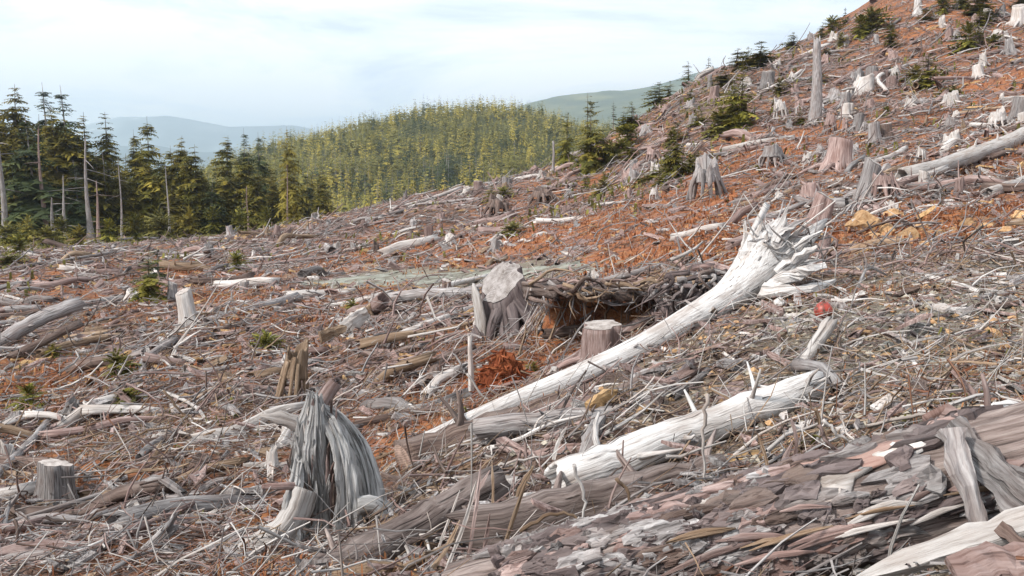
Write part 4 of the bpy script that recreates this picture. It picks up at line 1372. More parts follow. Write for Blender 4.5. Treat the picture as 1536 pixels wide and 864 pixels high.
# 5 tan rotting log below it
log_thing(at(735, 800, 5.55), at(1092, 712, 5.75), .17, .15, 'oldlog', 'stout tan rotting log with a sawn end beneath the white log', None, 24, stubs=4, sawn1=True, sides=22, ridge=.1, n_=18, cut='cut')
log_thing(at(1105, 715, 5.75), at(1290, 672, 6.1), .12, .1, 'ochre', 'short ochre log half hidden behind the big barked log', None, 25, stubs=1, sides=16, ridge=.1)
log_thing(at(905, 612, 8.4), at(985, 566, 8.9), .10, .09, 'brown', 'short dark log piece beside the orange splintered block', None, 26, stubs=1, sawn0=False, ridge=.12)
log_thing(at(955, 640, 7.7), at(1035, 556, 8.8), .11, .09, 'bark', 'short dark barked log leaning up behind the thick pale log', None, 27, stubs=1, ridge=.12)
log_thing(at(470, 900, 5.3), at(735, 735, 6.6), .16, .12, 'oldlog', 'crumbling tan log covered in fibres in front of the hollow stump', None, 28, stubs=4, sides=20, ridge=.14)
log_thing(at(1000, 412, 14.6), at(1068, 398, 14.9), .09, .085, 'silver', 'short grey log capping the dark root hollow', None, 29, sawn1=True, ridge=.08)
log_thing(at(1066, 399, 14.7), at(1130, 420, 13.4), .08, .06, 'pink', 'pinkish log end tucked behind the root flare', None, 30, ridge=.1)
log_thing(at(1168, 490, 9.7), at(1196, 488, 9.5), .075, .075, 'silver', 'stubby grey round of wood beside the red ball', None, 31, sawn0=True, cut='cutdark')
log_thing(at(1205, 545, 7.9), at(1243, 488, 8.2), .045, .062, 'white', 'pale broken limb sticking up from the gravel beside the white log', None, 32, sag=.0, ridge=.1)
o_, p_, r2_ = log_thing(at(1196, 548, 7.5), at(1275, 605, 6.7), .05, .03, 'silver', 'curved grey root arching off the end of the white log', None, 33, sag=.10, ridge=.12)

# hand-placed fallen logs, one of them a painted shadow, on the slash and hillside: x0, y0, x1, y1, width px, wood
LOGS = [
    (312, 489, 445, 450, 15, 'silver'), (325, 500, 440, 464, 9, 'brown'), (0, 524, 112, 466, 24, 'silver'), (100, 470, 185, 452, 11, 'silver'), (60, 534, 178, 508, 12, 'tan'), (215, 574, 262, 514, 12, 'silver'), (-30, 480, 60, 468, 14, 'silver'), (20, 540, 120, 490, 14, 'brown'),  # brown log just below the first silver one stands in for its shadow
    (595, 512, 682, 476, 14, 'white'), (640, 598, 702, 556, 17, 'white'), (646, 582, 705, 532, 20, 'brown'), (565, 458, 712, 446, 20, 'silver'), (560, 470, 640, 462, 10, 'pink'), (620, 492, 700, 470, 9, 'silver'), (820, 508, 905, 500, 17, 'brown'), (690, 470, 610, 500, 8, 'pink'), (540, 480, 600, 462, 10, 'tan'), (700, 440, 770, 425, 10, 'silver'), (640, 440, 730, 418, 9, 'white'), (800, 440, 880, 425, 11, 'pink'), (880, 432, 990, 424, 10, 'silver'),
    (1088, 228, 1190, 210, 10, 'white'), (1076, 236, 1135, 224, 8, 'pink'), (1120, 208, 1170, 206, 6, 'silver'), (1356, 274, 1545, 206, 25, 'white'), (1484, 296, 1545, 274, 18, 'white'), (1292, 252, 1358, 226, 9, 'white'), (1138, 142, 1202, 108, 6, 'white'), (1130, 300, 1180, 280, 12, 'pink'), (1110, 312, 1200, 285, 9, 'tan'), (1260, 320, 1310, 300, 8, 'silver'), (1235, 275, 1310, 265, 6, 'white'), (1400, 300, 1480, 268, 6, 'silver'), (1440, 172, 1536, 160, 6, 'tan'),
    (588, 316, 690, 284, 6, 'white'), (555, 334, 605, 318, 5, 'silver'), (775, 272, 815, 264, 7, 'white'), (640, 308, 720, 300, 5, 'silver'), (800, 328, 872, 320, 5, 'white'), (520, 345, 600, 330, 4, 'pink'), (820, 262, 870, 240, 5, 'white'), (840, 275, 880, 268, 5, 'pink'), (600, 345, 680, 330, 4, 'silver'),
    (0, 410, 130, 388, 6, 'silver'), (60, 400, 172, 380, 5, 'silver'), (0, 374, 30, 380, 5, 'white'), (28, 380, 62, 386, 5, 'white'), (140, 382, 190, 372, 4, 'white'), (250, 388, 330, 384, 5, 'white'), (330, 402, 400, 390, 5, 'silver'), (400, 390, 470, 372, 4, 'white'), (330, 420, 440, 402, 5, 'pink'), (0, 445, 40, 455, 6, 'white'), (380, 400, 520, 385, 5, 'pink'), (210, 400, 300, 395, 5, 'silver'),
    (0, 776, 92, 696, 13, 'white'), (-20, 735, 70, 640, 14, 'silver'), (-10, 795, 225, 722, 8, 'silver'), (45, 815, 255, 742, 9, 'silver'), (-10, 765, 112, 742, 8, 'pink'), (195, 800, 330, 735, 9, 'pink'), (130, 720, 225, 655, 10, 'silver'), (60, 660, 190, 600, 9, 'brown'), (185, 770, 300, 720, 6, 'white'), (390, 838, 452, 762, 13, 'brown'), (210, 690, 250, 660, 12, 'silver'), (250, 620, 310, 590, 6, 'pink'), (240, 645, 320, 655, 6, 'pink'), (215, 625, 330, 640, 6, 'tan'), (240, 588, 315, 640, 6, 'white'), (100, 850, 260, 790, 10, 'silver'), (240, 850, 420, 800, 9, 'tan'), (0, 850, 120, 800, 9, 'pink'),
    (500, 560, 640, 600, 5, 'brown'), (520, 590, 610, 575, 7, 'pink'), (460, 585, 600, 600, 6, 'silver'), (680, 735, 795, 812, 6, 'brown'), (640, 750, 660, 700, 6, 'white'), (560, 800, 700, 735, 12, 'pink'), (600, 860, 760, 770, 12, 'tan'), (760, 860, 900, 800, 12, 'pink'), (700, 690, 860, 665, 8, 'pink'), (760, 665, 900, 650, 16, 'brown'), (720, 665, 860, 640, 14, 'silver'), (820, 660, 920, 622, 12, 'pink'), (1010, 600, 1060, 560, 12, 'silver'),
    (1150, 474, 1212, 440, 9, 'pink'), (1105, 500, 1190, 455, 7, 'tan'), (1080, 560, 1160, 525, 7, 'pink'), (1385, 418, 1500, 452, 10, 'white'), (1308, 386, 1388, 398, 9, 'silver'), (1436, 380, 1540, 350, 8, 'silver'), (1355, 532, 1376, 582, 9, 'white'), (1270, 566, 1345, 530, 7, 'pink'), (1345, 560, 1470, 600, 7, 'pink'), (1480, 470, 1540, 455, 9, 'brown'), (1260, 500, 1330, 470, 6, 'silver'), (1220, 420, 1300, 405, 10, 'silver'), (1240, 410, 1330, 415, 8, 'pink'), (1430, 570, 1500, 545, 12, 'rot'), (1250, 640, 1420, 610, 6, 'pink'), (1180, 700, 1260, 640, 6, 'tan'), (1380, 450, 1460, 480, 5, 'silver'),
    (1250, 130, 1330, 90, 7, 'pink'), (1330, 140, 1360, 100, 6, 'white'), (1360, 160, 1420, 150, 6, 'silver'), (1400, 120, 1460, 130, 5, 'pink'), (1450, 90, 1530, 70, 6, 'pink'), (1180, 110, 1230, 80, 5, 'pink'), (1300, 60, 1350, 30, 5, 'silver'), (1400, 20, 1470, 0, 5, 'pink'), (960, 250, 1010, 235, 5, 'white'), (920, 240, 990, 220, 5, 'pink'), (890, 310, 960, 300, 4, 'white'), (1010, 280, 1050, 250, 5, 'silver'),
]
LU = {(312, 489): 'long silver grey log running from the white sawn stump', (0, 524): 'thick grey broken log on the low ground at the field edge', (595, 512): 'pale split log piece pointing at the dark barked stump', (640, 598): 'pale hollow log piece beside the slender split snag', (646, 582): 'dark brown half of a hollow log beside the slender split snag', (1356, 274): 'long thick pale log lying down the rust hillside', (1484, 296): 'pale frayed log end on the ochre bank', (565, 458): 'grey log lying behind the dark barked stump', (588, 316): 'long bent pale log on the low ridge skyline', (390, 838): 'short dark stick leaning against the hollow stump root', (1430, 570): 'rotten red log piece on the gravel landing', (1088, 228): 'pale forked log above the stilt rooted stump', (0, 776): 'pale log leaning against the small grey sawn stump'}
lr_ = np.random.default_rng(19)
for i, (x0, y0, x1, y1, w, mt) in enumerate(LOGS):
    a, b = hit(x0, y0), hit(x1, y1)
    if abs(a[1] - b[1]) > 2.2 * abs(a[0] - b[0]) + 3.0:      # a grazing ray overshot a bump
        m_ = min(a[1], b[1]); a = at(x0, y0, m_); b = at(x1, y1, m_ * 1.05)
    ra = w / 2 * a[1] / F; rb = w / 2 * b[1] / F * .85
    a[2] = max(a[2], hgt(a[0], a[1])) + ra * .8; b[2] = max(b[2], hgt(b[0], b[1])) + rb * .8
    mm = (a + b) / 2
    sag = max(0.0, hgt(mm[0], mm[1]) + ra * .3 - mm[2]) + lr_.uniform(0, .5) * ra
    zk, zw = zone_words(mm)
    lab = LU.get((x0, y0)); gp = None
    if lab is None:
        sz_ = 'thin' if w < 8 else 'stout'
        lab = f'{sz_} {COLW[mt]} log lying {zw}'
        gp = f'{sz_} {COLW[mt]} logs {zw}'
    log_thing(a, b, ra, rb, mt, lab, gp, 100 + i, sag=sag, stubs=(3 if w >= 9 else (2 if w >= 6 else 0)), sides=12 if w >= 9 else 8, ridge=.1, single=w < 6, n_=12 if w >= 9 else 8, bend=np.array([lr_.normal() * .05, lr_.normal() * .05, 0]) * np.linalg.norm(b - a))

# ------------------------------------------------------------------ the big barked log at the lower right
A = at(690, 925, 4.25); Bq = at(1600, 690, 3.75)
loc = A.copy(); loc[2] = hgt(A[0], A[1])
o = thing('barked_log', loc, 'huge log with peeling dark bark and bare pink wood patches', 'log')
nn_ = 30
pth = curve(A, (A + Bq) / 2 + np.array([0, 0, .02]), Bq, n=nn_)
rad = np.linspace(.235, .265, nn_) * (1 + .02 * rng.normal(size=nn_))
tr_ = link('trunk', tube(MB(), pth, rad, 44, 7, .015, ridge=.05, lump=.05).mesh('trunk', M['oldlog'], offset=loc), o)
axis = (Bq - A) / np.linalg.norm(Bq - A)
e1 = np.cross(axis, [0, 0, 1.0]); e1 /= np.linalg.norm(e1)
if e1[1] > 0: e1 = -e1               # towards the camera
e2 = np.cross(axis, e1)
if e2[2] < 0: e2 = -e2
Ltot = np.linalg.norm(Bq - A)
br = np.random.default_rng(15)


def shell_piece(s0, phi, ls, lp, thick, R_, seed, edge=.25):
    """a curved plate lying on the log: s along, phi round from the top towards the camera"""
    r = np.random.default_rng(seed)
    m = 10
    a = np.arange(m) * 6.283 / m
    rr0 = np.clip(1 + edge * r.normal(size=m), .4, 1.7)
    V, G = [], []
    for lay, (f, h) in enumerate(((1.0, .0), (1.0, thick * .7), (.72, thick), (.3, thick * r.uniform(.7, 1.1)))):
        for q in range(m):
            s = s0 + math.cos(a[q]) * ls * .5 * rr0[q] * f
            ph = phi + math.sin(a[q]) * lp * .5 / R_ * rr0[q] * f
            rr = np.interp(s / Ltot, np.linspace(0, 1, nn_), rad) + h + (.006 * r.normal() if lay else -.012)
            c = A + axis * s
            V.append(c + (e2 * math.cos(ph) + e1 * math.sin(ph)) * rr)
            G.append((ph * R_, h, s))
    j = np.arange(m); jn = (j + 1) % m
    Q = np.concatenate([np.stack([i * m + j, i * m + jn, (i + 1) * m + jn, (i + 1) * m + j], 1) for i in range(3)])
    V.append(np.mean(V[-m:], 0)); G.append(np.mean(G[-m:], 0))
    T = np.stack([3 * m + j, 3 * m + jn, np.full(m, 4 * m)], 1)
    return MB().add(np.array(V), Q, T, np.array(G), r.random())


cnt_b = 0
while cnt_b < 300:
    s0 = br.uniform(.1, .93) * Ltot
    phi = br.uniform(-.9, 1.9)
    f = s0 / Ltot
    bare = sstep(f, .56, .66) * (.9 if -.25 < phi < 1.0 else .4)          # towards the right end the bark is gone
    if br.random() < bare * .93 or (.42 < f < .5 and .1 < phi < .5):
        continue
    mt = br.choice(['bark', 'bark', 'brown', 'silver', 'silver', 'bark', 'bark', 'pink'])
    pc = shell_piece(s0, phi, br.uniform(.08, .26), br.uniform(.04, .1), br.uniform(.012, .034), .26, 1000 + cnt_b)
    link('bark_plate', pc.mesh('bark_plate', M[mt], smooth=False, offset=loc), tr_)
    cnt_b += 1
for mt_ in ('bark', 'silver'):       # the smaller flakes between the plates, too many to pick apart
    fk = MB()
    for i in range(130 if mt_ == 'bark' else 90):
        s0 = br.uniform(.08, .74) * Ltot
        ph0 = br.uniform(-.9, 1.9)
        if s0 / Ltot > .56 and -.25 < ph0 < 1.0: continue
        p1 = shell_piece(s0, ph0, br.uniform(.03, .1), br.uniform(.015, .05), br.uniform(.012, .04), .26, 5000 + i + (0 if mt_ == 'bark' else 900))
        fk.add(p1.V[0], p1.Q[0], p1.T[0], p1.G[0], p1.R[0])
    fo = link('bark_flakes', fk.mesh('bark_flakes', M[mt_], smooth=False, offset=loc), tr_)
    fo['kind'] = 'stuff'
for i, (f, phi, ls, lp, mt) in enumerate(((.70, .25, .5, .16, 'rosy'), (.66, .55, .34, .12, 'white'), (.60, .15, .2, .08, 'bright'), (.53, .45, .22, .07, 'bright'), (.63, .8, .3, .1, 'white'), (.78, .3, .2, .1, 'white'), (.46, .3, .2, .06, 'white'))):
    if mt == 'rosy' and 'rosy' not in M:
        M['rosy'] = wood('rosy_inner_wood', (.28, .16, .13), (.46, .28, .24), (.58, .40, .35), (.5, .4, .36), .4)
    link('bare_wood_patch', shell_piece(f * Ltot, phi, ls, lp, .004, .26, 2000 + i, .22).mesh('bare_wood_patch', M[mt], offset=loc), tr_)
for i in range(16):       # torn splinters along its near side
    f = br.uniform(.45, .9); phi = br.uniform(.9, 1.5)
    c = A + axis * f * Ltot; rr = .285
    q0 = c + (e2 * math.cos(phi) + e1 * math.sin(phi)) * rr
    q1 = q0 + axis * br.uniform(.15, .4) * br.choice([-1, 1]) + e1 * br.uniform(0, .04) - e2 * br.uniform(-.02, .05)
    link('splinter', slab(MB(), curve(q0, (q0 + q1) / 2 + e2 * .01, q1, n=6), br.uniform(.015, .035), .01, e2, i, point0=True).mesh('splinter', M[br.choice(['tan', 'pink', 'white'])], offset=loc), o)

# broken slabs leaning over its right end
def slab_thing(pts, w, th_, side, mat, label, seed, group=None, name='split_slab', cat='slab', point0=False, point1=True):
    q = curve(*pts, n=10)
    loc_ = q[0].copy() if q[0][2] < q[-1][2] else q[-1].copy()
    o_ = link(name, slab(MB(), q, w, th_, side, seed, point0=point0, point1=point1).mesh(name, M[mat], smooth=False, offset=loc_), None, loc_)
    return tag(o_, label, cat, group)


slab_thing([at(1425, 640, 3.75), at(1470, 690, 3.6), at(1530, 745, 3.45), at(1600, 800, 3.3)], np.linspace(.13, .17, 10), .05, (.6, 0, .8), 'silver', 'broad grey curved slab split off over the end of the barked log', 1, point1=False)
slab_thing([at(1428, 645, 3.62), at(1448, 720, 3.5), at(1478, 815, 3.42)], np.linspace(.09, .055, 10), .03, (1, 0, .15), 'silver', 'narrow grey board hanging down the end of the barked log', 2, point1=True)
slab_thing([at(1280, 872, 3.3), at(1400, 828, 3.28), at(1490, 800, 3.25), at(1580, 770, 3.2)], np.linspace(.08, .11, 10), .04, (0, .75, .5), 'white', 'long pale torn plank lying below the barked log', 3, point0=True, point1=False)
slab_thing([at(1430, 860, 3.05), at(1500, 845, 3.05), at(1570, 850, 3.0)], .12, .04, (.1, .7, .5), 'pink', 'short pinkish torn plank at the foot of the grey slab', 4)
o_, p_, r2_ = log_thing(at(1440, 668, 4.15), at(1680, 640, 4.5), .13, .17, 'pink', 'dark grooved pinkish log end above the broad grey slab', None, 61, stubs=2, sides=24, ridge=.12)
slab_thing([at(1478, 622, 4.2), at(1530, 616, 4.25), at(1600, 625, 4.3)], .1, .03, (.1, .8, .35), 'bright', 'chalk white slab lying on the pinkish grooved log', 5, point1=False)
slab_thing([at(1500, 790, 3.2), at(1536, 820, 3.1), at(1580, 850, 3.0)], .04, .02, (.5, 0, .8), 'brown', 'small dark brown splinter below the grey slab', 6)
slab_thing([at(598, 510, 19.6), at(640, 494, 19.9), at(684, 474, 20.3)], .16, .05, (0, .6, .8), 'white', 'pale flat split board on the slash before the dark stump', 7)
slab_thing([at(512, 492, 20.3), at(530, 482, 20.4), at(550, 468, 20.6)], .3, .08, (.2, .2, 1), 'white', 'thick pale block of split wood in the slash', 8, point1=False)
slab_thing([at(480, 506, 19.8), at(500, 498, 20), at(520, 490, 20.1)], .22, .07, (.2, .2, 1), 'tan', 'tan split block beside the thick pale block', 9)
slab_thing([at(1080, 600, 7.6), at(1130, 570, 8.1), at(1165, 548, 8.5)], .22, .04, (.9, .4, .1), 'pink', 'wide pinkish sheet of wood lying on the gravel bank', 10)
slab_thing([at(1085, 530, 8.8), at(1130, 560, 8.2), at(1170, 580, 7.9)], .03, .02, (.6, .4, .5), 'white', 'thin white lath across the pinkish wood sheet', 11)
slab_thing([at(876, 690, 6.9), at(888, 655, 7.2), at(900, 622, 7.6)], .1, .05, (1, 0, .2), 'silver', 'short grey board standing between grey log and white log', 12, point1=False)
slab_thing([at(882, 612, 8.0), at(905, 598, 8.1), at(925, 585, 8.2)], .10, .06, (.1, .3, 1), 'ochre', 'orange cream splintered block lying on the grey log', 13)

# upright torn splinters and curled rootlets in the foreground tangle
sp = np.random.default_rng(23)
UP = [(735, 800, 738, 690), (700, 850, 722, 690), (668, 858, 715, 720), (745, 860, 790, 720), (690, 790, 735, 705), (655, 830, 690, 735), (770, 790, 800, 700), (720, 860, 735, 770), (800, 864, 803, 800), (640, 864, 690, 780), (1190, 700, 1186, 625), (1135, 640, 1145, 690), (1150, 735, 1136, 650), (1160, 736, 1190, 660), (830, 690, 850, 640), (1040, 560, 1060, 600), (930, 690, 945, 640)]
for i, (x0, y0, x1, y1) in enumerate(UP):
    a = hit(x0, y0); D_ = a[1] - .15
    b = at(x1, y1, D_ + .1); a = at(x0, y0, D_)
    slab_thing([a, (a + b) / 2 + sp.normal(size=3) * .02, b], sp.uniform(.012, .032), .010, (1, .2, 0), ['tan', 'pink', 'white'][i % 3], f"upright torn {['tan', 'pinkish', 'pale'][i % 3]} wood splinter in the foreground tangle", 50 + i, f"upright {['tan', 'pinkish', 'pale'][i % 3]} splinters in the foreground tangle", name='wood_splinter', cat='splinter')
CUR = [[(862, 690), (875, 740), (878, 780), (888, 812)], [(782, 795), (830, 772), (865, 778), (890, 815)], [(785, 798), (800, 815), (830, 830)], [(1060, 590), (1056, 640), (1055, 690), (1058, 740)], [(925, 715), (945, 750), (960, 790)], [(1230, 640), (1245, 670), (1285, 690)], [(1235, 630), (1260, 655), (1300, 665)], [(1222, 610), (1240, 660), (1280, 690)], [(1060, 720), (1030, 735), (1005, 750)], [(700, 560), (730, 600), (760, 600)],
       [(1270, 600), (1330, 590), (1400, 590)], [(1260, 610), (1300, 590), (1380, 585), (1410, 590)], [(1300, 640), (1370, 625), (1410, 622), (1415, 640)], [(245, 585), (275, 620), (320, 640)], [(190, 575), (235, 600), (250, 640)], [(740, 700), (780, 690), (850, 680)], [(560, 690), (640, 660), (690, 655)], [(1340, 560), (1300, 545), (1270, 565)], [(460, 640), (500, 600), (545, 575)], [(150, 690), (210, 650), (260, 640)]]
for i, pl in enumerate(CUR):
    D0 = min(hit(*q)[1] for q in pl) - .12
    P_ = [at(x, y, D0) for x, y in pl]
    q = curve(*P_, n=14); q += sp.normal(size=q.shape) * .006
    loc_ = q[np.argmin(q[:, 2])]
    mt = ['white', 'tan', 'pink'][i % 3]
    mb = tube(MB(), q, np.linspace(.012, .006, 14) * (D0 / 6) ** .5, 6, i)
    zk, zw = zone_words(P_[0])
    tag(link('curled_root', mb.mesh('curled_root', M[mt], offset=loc_), None, loc_), f'curled {COLW[mt]} root strand {zw}', 'root', f'curled {COLW[mt]} root strands {zw}')

# ------------------------------------------------------------------ root mat over the pit
D0 = SCARP_Y - .12
loc = at(900, 490, D0)
o = thing('root_mat', loc, 'torn mat of grey roots hanging over a dark pit', 'root mat')
rm = np.random.default_rng(33)
lip = curve(at(785, 436, D0 + .1), at(840, 433, D0 + .12), at(900, 437, D0 + .05), at(950, 440, D0), at(1005, 446, D0 + .1), n=16)
link('soil_lip', slab(MB(), lip, .75, .09, (.05, 1, .05), 9, rough=.16).mesh('soil_lip', M['brown']), o).location = [-float(v) for v in loc]
for i in range(60):
    x0 = rm.uniform(785, 970); y0 = rm.uniform(422, 442)
    L = rm.uniform(25, 110)
    dd = rm.uniform(-.45, .35)
    q = curve(at(x0, y0, D0 + dd), at(x0 + L * .5, y0 + rm.normal() * 10, D0 + dd + rm.normal() * .25), at(x0 + L, y0 + rm.normal() * 14 + 6, D0 + dd + rm.normal() * .3), n=9)
    q += rm.normal(size=q.shape) * .02
    link('root', tube(MB(), q, np.linspace(rm.uniform(.008, .042), .004, 9), 6, i, .12, R=rm.random()).mesh('root', M[rm.choice(['silver', 'pink', 'tan', 'brown'])], offset=loc), o)
for i in range(30):
    x0 = rm.uniform(790, 1000); y0 = rm.uniform(428, 445)
    dd = rm.uniform(-.4, .1)
    q = curve(at(x0, y0, D0 + dd), at(x0 + rm.normal() * 4, y0 + rm.uniform(8, 22), D0 + dd - .05), at(x0 + rm.normal() * 9, y0 + rm.uniform(20, 50), D0 + dd - .1), n=7)
    link('rootlet', tube(MB(), q, np.linspace(.014, .005, 7), 5, i, R=rm.random()).mesh('rootlet', M[rm.choice(['silver', 'tan', 'white'])], offset=loc), o)
# upturned root ball behind the white trunk
pr_ = hit(1015, 480); D1 = pr_[1] + .1
loc = at(1030, 480, D1)
o = thing('root_ball', loc, 'dark upturned root ball with tangled roots behind the white trunk', 'root ball')
for i in range(46):
    x0 = rm.uniform(985, 1095); y0 = rm.uniform(402, 440) + max(0, 1010 - x0) * .5
    q = curve(at(x0, y0, D1 + rm.uniform(-.2, .5)), at(x0 + rm.normal() * 22, y0 + rm.uniform(0, 20), D1 + rm.uniform(-.3, .3)), at(x0 + rm.normal() * 26 - 8, y0 + rm.uniform(15, 62), D1 + rm.uniform(-.3, .3)), n=9)
    link('root', tube(MB(), q, np.linspace(rm.uniform(.012, .05), .004, 9), 7, i, .14, R=rm.random()).mesh('root', M[rm.choice(['bark', 'brown', 'silver', 'bark'])], offset=loc), o)
core = stump_parts(.3, .55, .5, 7, 5, 'torn', roots=0)[0]
core.V[0] = core.V[0] * [1.2, .6, 1] + at(1040, 470, D1 + .45)
link('core', core.mesh('core', M['bark'], offset=loc), o)

# red rotten mound
pm = hit(752, 585)
o = thing('rotten_mound', pm, 'mound of crumbling bright red rotten wood below the dark stump', 'rotten wood')
nth, km = 36, pm[1] / F
V, G = [], []
th = np.arange(nth) * 2 * math.pi / nth
lay = np.linspace(0, 1, 12)
for u_ in lay:
    rr_ = 44 * km * (1 - u_ ** 1.2) ** .7 + .01
    rr_ = rr_ * (1 + .16 * per_noise(nth, 9, rm) + .07 * rm.normal(size=nth))
    V.append(np.stack([np.cos(th) * rr_ + 6 * km * u_, np.sin(th) * rr_ * .8, u_ * 74 * km - .12 + .03 * rm.normal(size=nth)], 1))
V = np.concatenate(V)
j = np.arange(nth); jn = (j + 1) % nth
Q = np.concatenate([np.stack([i * nth + j, i * nth + jn, (i + 1) * nth + jn, (i + 1) * nth + j], 1) for i in range(11)])
link('core', MB().add(V, Q).mesh('core', M['rot'], smooth=False), o)
for i in range(190):
    a = rm.uniform(0, 6.28); u_ = rm.uniform(.05, .95); rr_ = 44 * km * (1 - u_ ** 1.2) ** .7 * rm.uniform(.95, 1.45)
    c = np.array([math.cos(a) * rr_, math.sin(a) * rr_ * .8, u_ * 74 * km * rm.uniform(.6, 1.02) - .06])
    d = rm.normal(size=3) * .045; d[2] = rm.normal() * .03
    link('rotten_chunk', slab(MB(), curve(c - d, c + d, n=4), rm.uniform(.015, .055), .02, rm.normal(size=3), i, R=rm.random(), rough=.3, point0=True).mesh('rotten_chunk', M['rot'], smooth=False), o)

# ------------------------------------------------------------------ red ball
pb = hit(1232, 478)
rb = 13.5 * pb[1] / F
o = thing('red_ball', pb + np.array([0, -.05, rb * 1.0]), 'small glossy red ball lying on the gravel near the root flare', 'ball')
mr, t, b = new_mat('red_plastic', .45, .5)
nz = N(t, 'ShaderNodeTexNoise', Scale=14.0, Detail=5.0)
tcn = N(t, 'ShaderNodeTexCoord'); t.links.new(tcn.outputs['Object'], nz.inputs['Vector'])
t.links.new(ramp(t, nz.outputs[0], [(.36, (.06, .035, .022)), (.48, (.26, .03, .018)), (.62, (.36, .045, .025)), (.75, (.3, .14, .1))]), b.inputs['Base Color'])
la, lo_ = 14, 24
V = [[0, 0, -rb]] + [[rb * math.sin(math.pi * i / la) * math.cos(6.2832 * q / lo_), rb * math.sin(math.pi * i / la) * math.sin(6.2832 * q / lo_), -rb * math.cos(math.pi * i / la) * (1 + .03 * math.cos(3 * q))] for i in range(1, la) for q in range(lo_)] + [[0, 0, rb]]
Q = [[1 + i * lo_ + q, 1 + i * lo_ + (q + 1) % lo_, 1 + (i + 1) * lo_ + (q + 1) % lo_, 1 + (i + 1) * lo_ + q] for i in range(la - 2) for q in range(lo_)]
T = [[0, 1 + (q + 1) % lo_, 1 + q] for q in range(lo_)] + [[len(V) - 1, 1 + (la - 2) * lo_ + q, 1 + (la - 2) * lo_ + (q + 1) % lo_] for q in range(lo_)]
link('shell', MB().add(np.array(V), Q, T).mesh('shell', mr), o)
eq = np.array([[math.cos(a) * rb * 1.0, math.sin(a) * rb * 1.0, 0] for a in np.linspace(0, 6.2832, 40)])
link('seam', tube(MB(), eq, np.full(40, rb * .045), 6, 1, 0, cap=False).mesh('seam', mr), o)
ey = curve([-rb * .12, 0, rb * .97], [0, 0, rb * 1.22], [rb * .12, 0, rb * .97], n=9)
link('eyelet', tube(MB(), ey, np.full(9, rb * .07), 7, 2, 0).mesh('eyelet', mr), o)

# ------------------------------------------------------------------ saplings and shrubs
sap_var = tree_variants(5, ['sap', 'sap', 'needle_dark'], H=10.0, R=[2.6, 2.2, 3.2, 2.4], base=[.04, .1, .02], nlev=44, nb=9, M_=6, rag=.6, top=[.7, .8, .6], wfac=.32, lift=.7, droop=.2, hang=.9)
shrub_var = tree_variants(4, ['sap', 'moss', 'needle_olive', 'sap'], H=10.0, R=[7.0, 8.0, 6.0], base=.02, nlev=36, nb=12, M_=6, rag=.65, top=.45, wfac=.24, lift=1.2, droop=.1, hang=.9)
thin_var = tree_variants(3, ['needle_dark', 'needle_blue'], H=10.0, R=[1.3, 1.0], base=.12, nlev=34, nb=7, M_=5, rag=.7, top=.6, asym=.5, hang=.9, wfac=.42)
SAP = [  # px, base row, top row, width px, kind
    (224, 452, 372, 66, 's'), (238, 425, 366, 50, 't'), (886, 264, 150, 56, 's'), (880, 262, 140, 30, 't'), (920, 190, 130, 22, 't'), (850, 250, 168, 44, 's'), (905, 255, 195, 50, 's'), (1014, 268, 182, 44, 's'), (1000, 270, 235, 50, 'b'), (1080, 202, 165, 78, 'b'), (1112, 190, 96, 66, 's'), (1098, 190, 120, 50, 's'), (1033, 122, 82, 22, 't'), (988, 160, 122, 50, 's'), (1005, 150, 118, 40, 's'),
    (948, 196, 152, 50, 's'), (935, 200, 165, 36, 's'), (1140, 104, 62, 60, 's'), (1104, 108, 72, 40, 't'), (1122, 100, 70, 34, 's'), (1190, 76, 48, 36, 's'), (1232, 60, 36, 26, 's'), (1267, 38, 10, 12, 't'), (738, 304, 274, 28, 's'), (355, 408, 378, 44, 'b'), (1390, 132, 80, 62, 's'), (1372, 122, 98, 50, 'b'), (1452, 76, 38, 54, 'b'), (1468, 70, 36, 40, 's'), (1305, 48, 14, 62, 'b'), (1168, 142, 118, 44, 'b'), (1290, 56, 26, 50, 'b'), (1490, 70, 52, 34, 'b'), (1430, 150, 130, 50, 'b'), (1062, 115, 84, 14, 't'),
    (45, 612, 572, 72, 'b'), (400, 530, 496, 66, 'b'), (175, 565, 522, 60, 'b'), (80, 535, 512, 40, 'b'), (190, 608, 580, 80, 'b'), (755, 298, 280, 40, 'b'), (770, 352, 332, 44, 'b'), (905, 290, 268, 60, 'b'), (1530, 15, -10, 40, 's'), (1415, 20, -5, 40, 'b'), (530, 470, 446, 30, 'b'), (800, 560, 540, 40, 'b'), (1330, 175, 160, 30, 'b'),
    (30, 388, 352, 60, 'b'), (70, 372, 340, 60, 'b'), (120, 368, 338, 56, 'b'), (165, 365, 330, 50, 'b'), (205, 366, 322, 56, 'b'), (245, 362, 318, 60, 'b'), (285, 356, 312, 60, 'b'), (320, 350, 312, 50, 'b'), (360, 345, 308, 50, 'b'), (10, 372, 335, 60, 'b'), (45, 366, 325, 50, 'b'), (400, 340, 306, 40, 'b'), (95, 360, 325, 40, 'b'), (10, 400, 380, 60, 'b'), (440, 334, 304, 40, 'b'),
]
SU = {(224, 452): 'young green spruce standing alone in the slash before the road', (886, 264): 'dark bushy young spruce on the low ridge before the wooded hill', (1112, 190): 'large bushy green conifer on the hillside below the skyline', (45, 612): 'low mossy green shrub at the edge of bare rust soil', (355, 408): 'rounded olive shrub on the clearcut beyond the road'}
pr5 = np.random.default_rng(91)
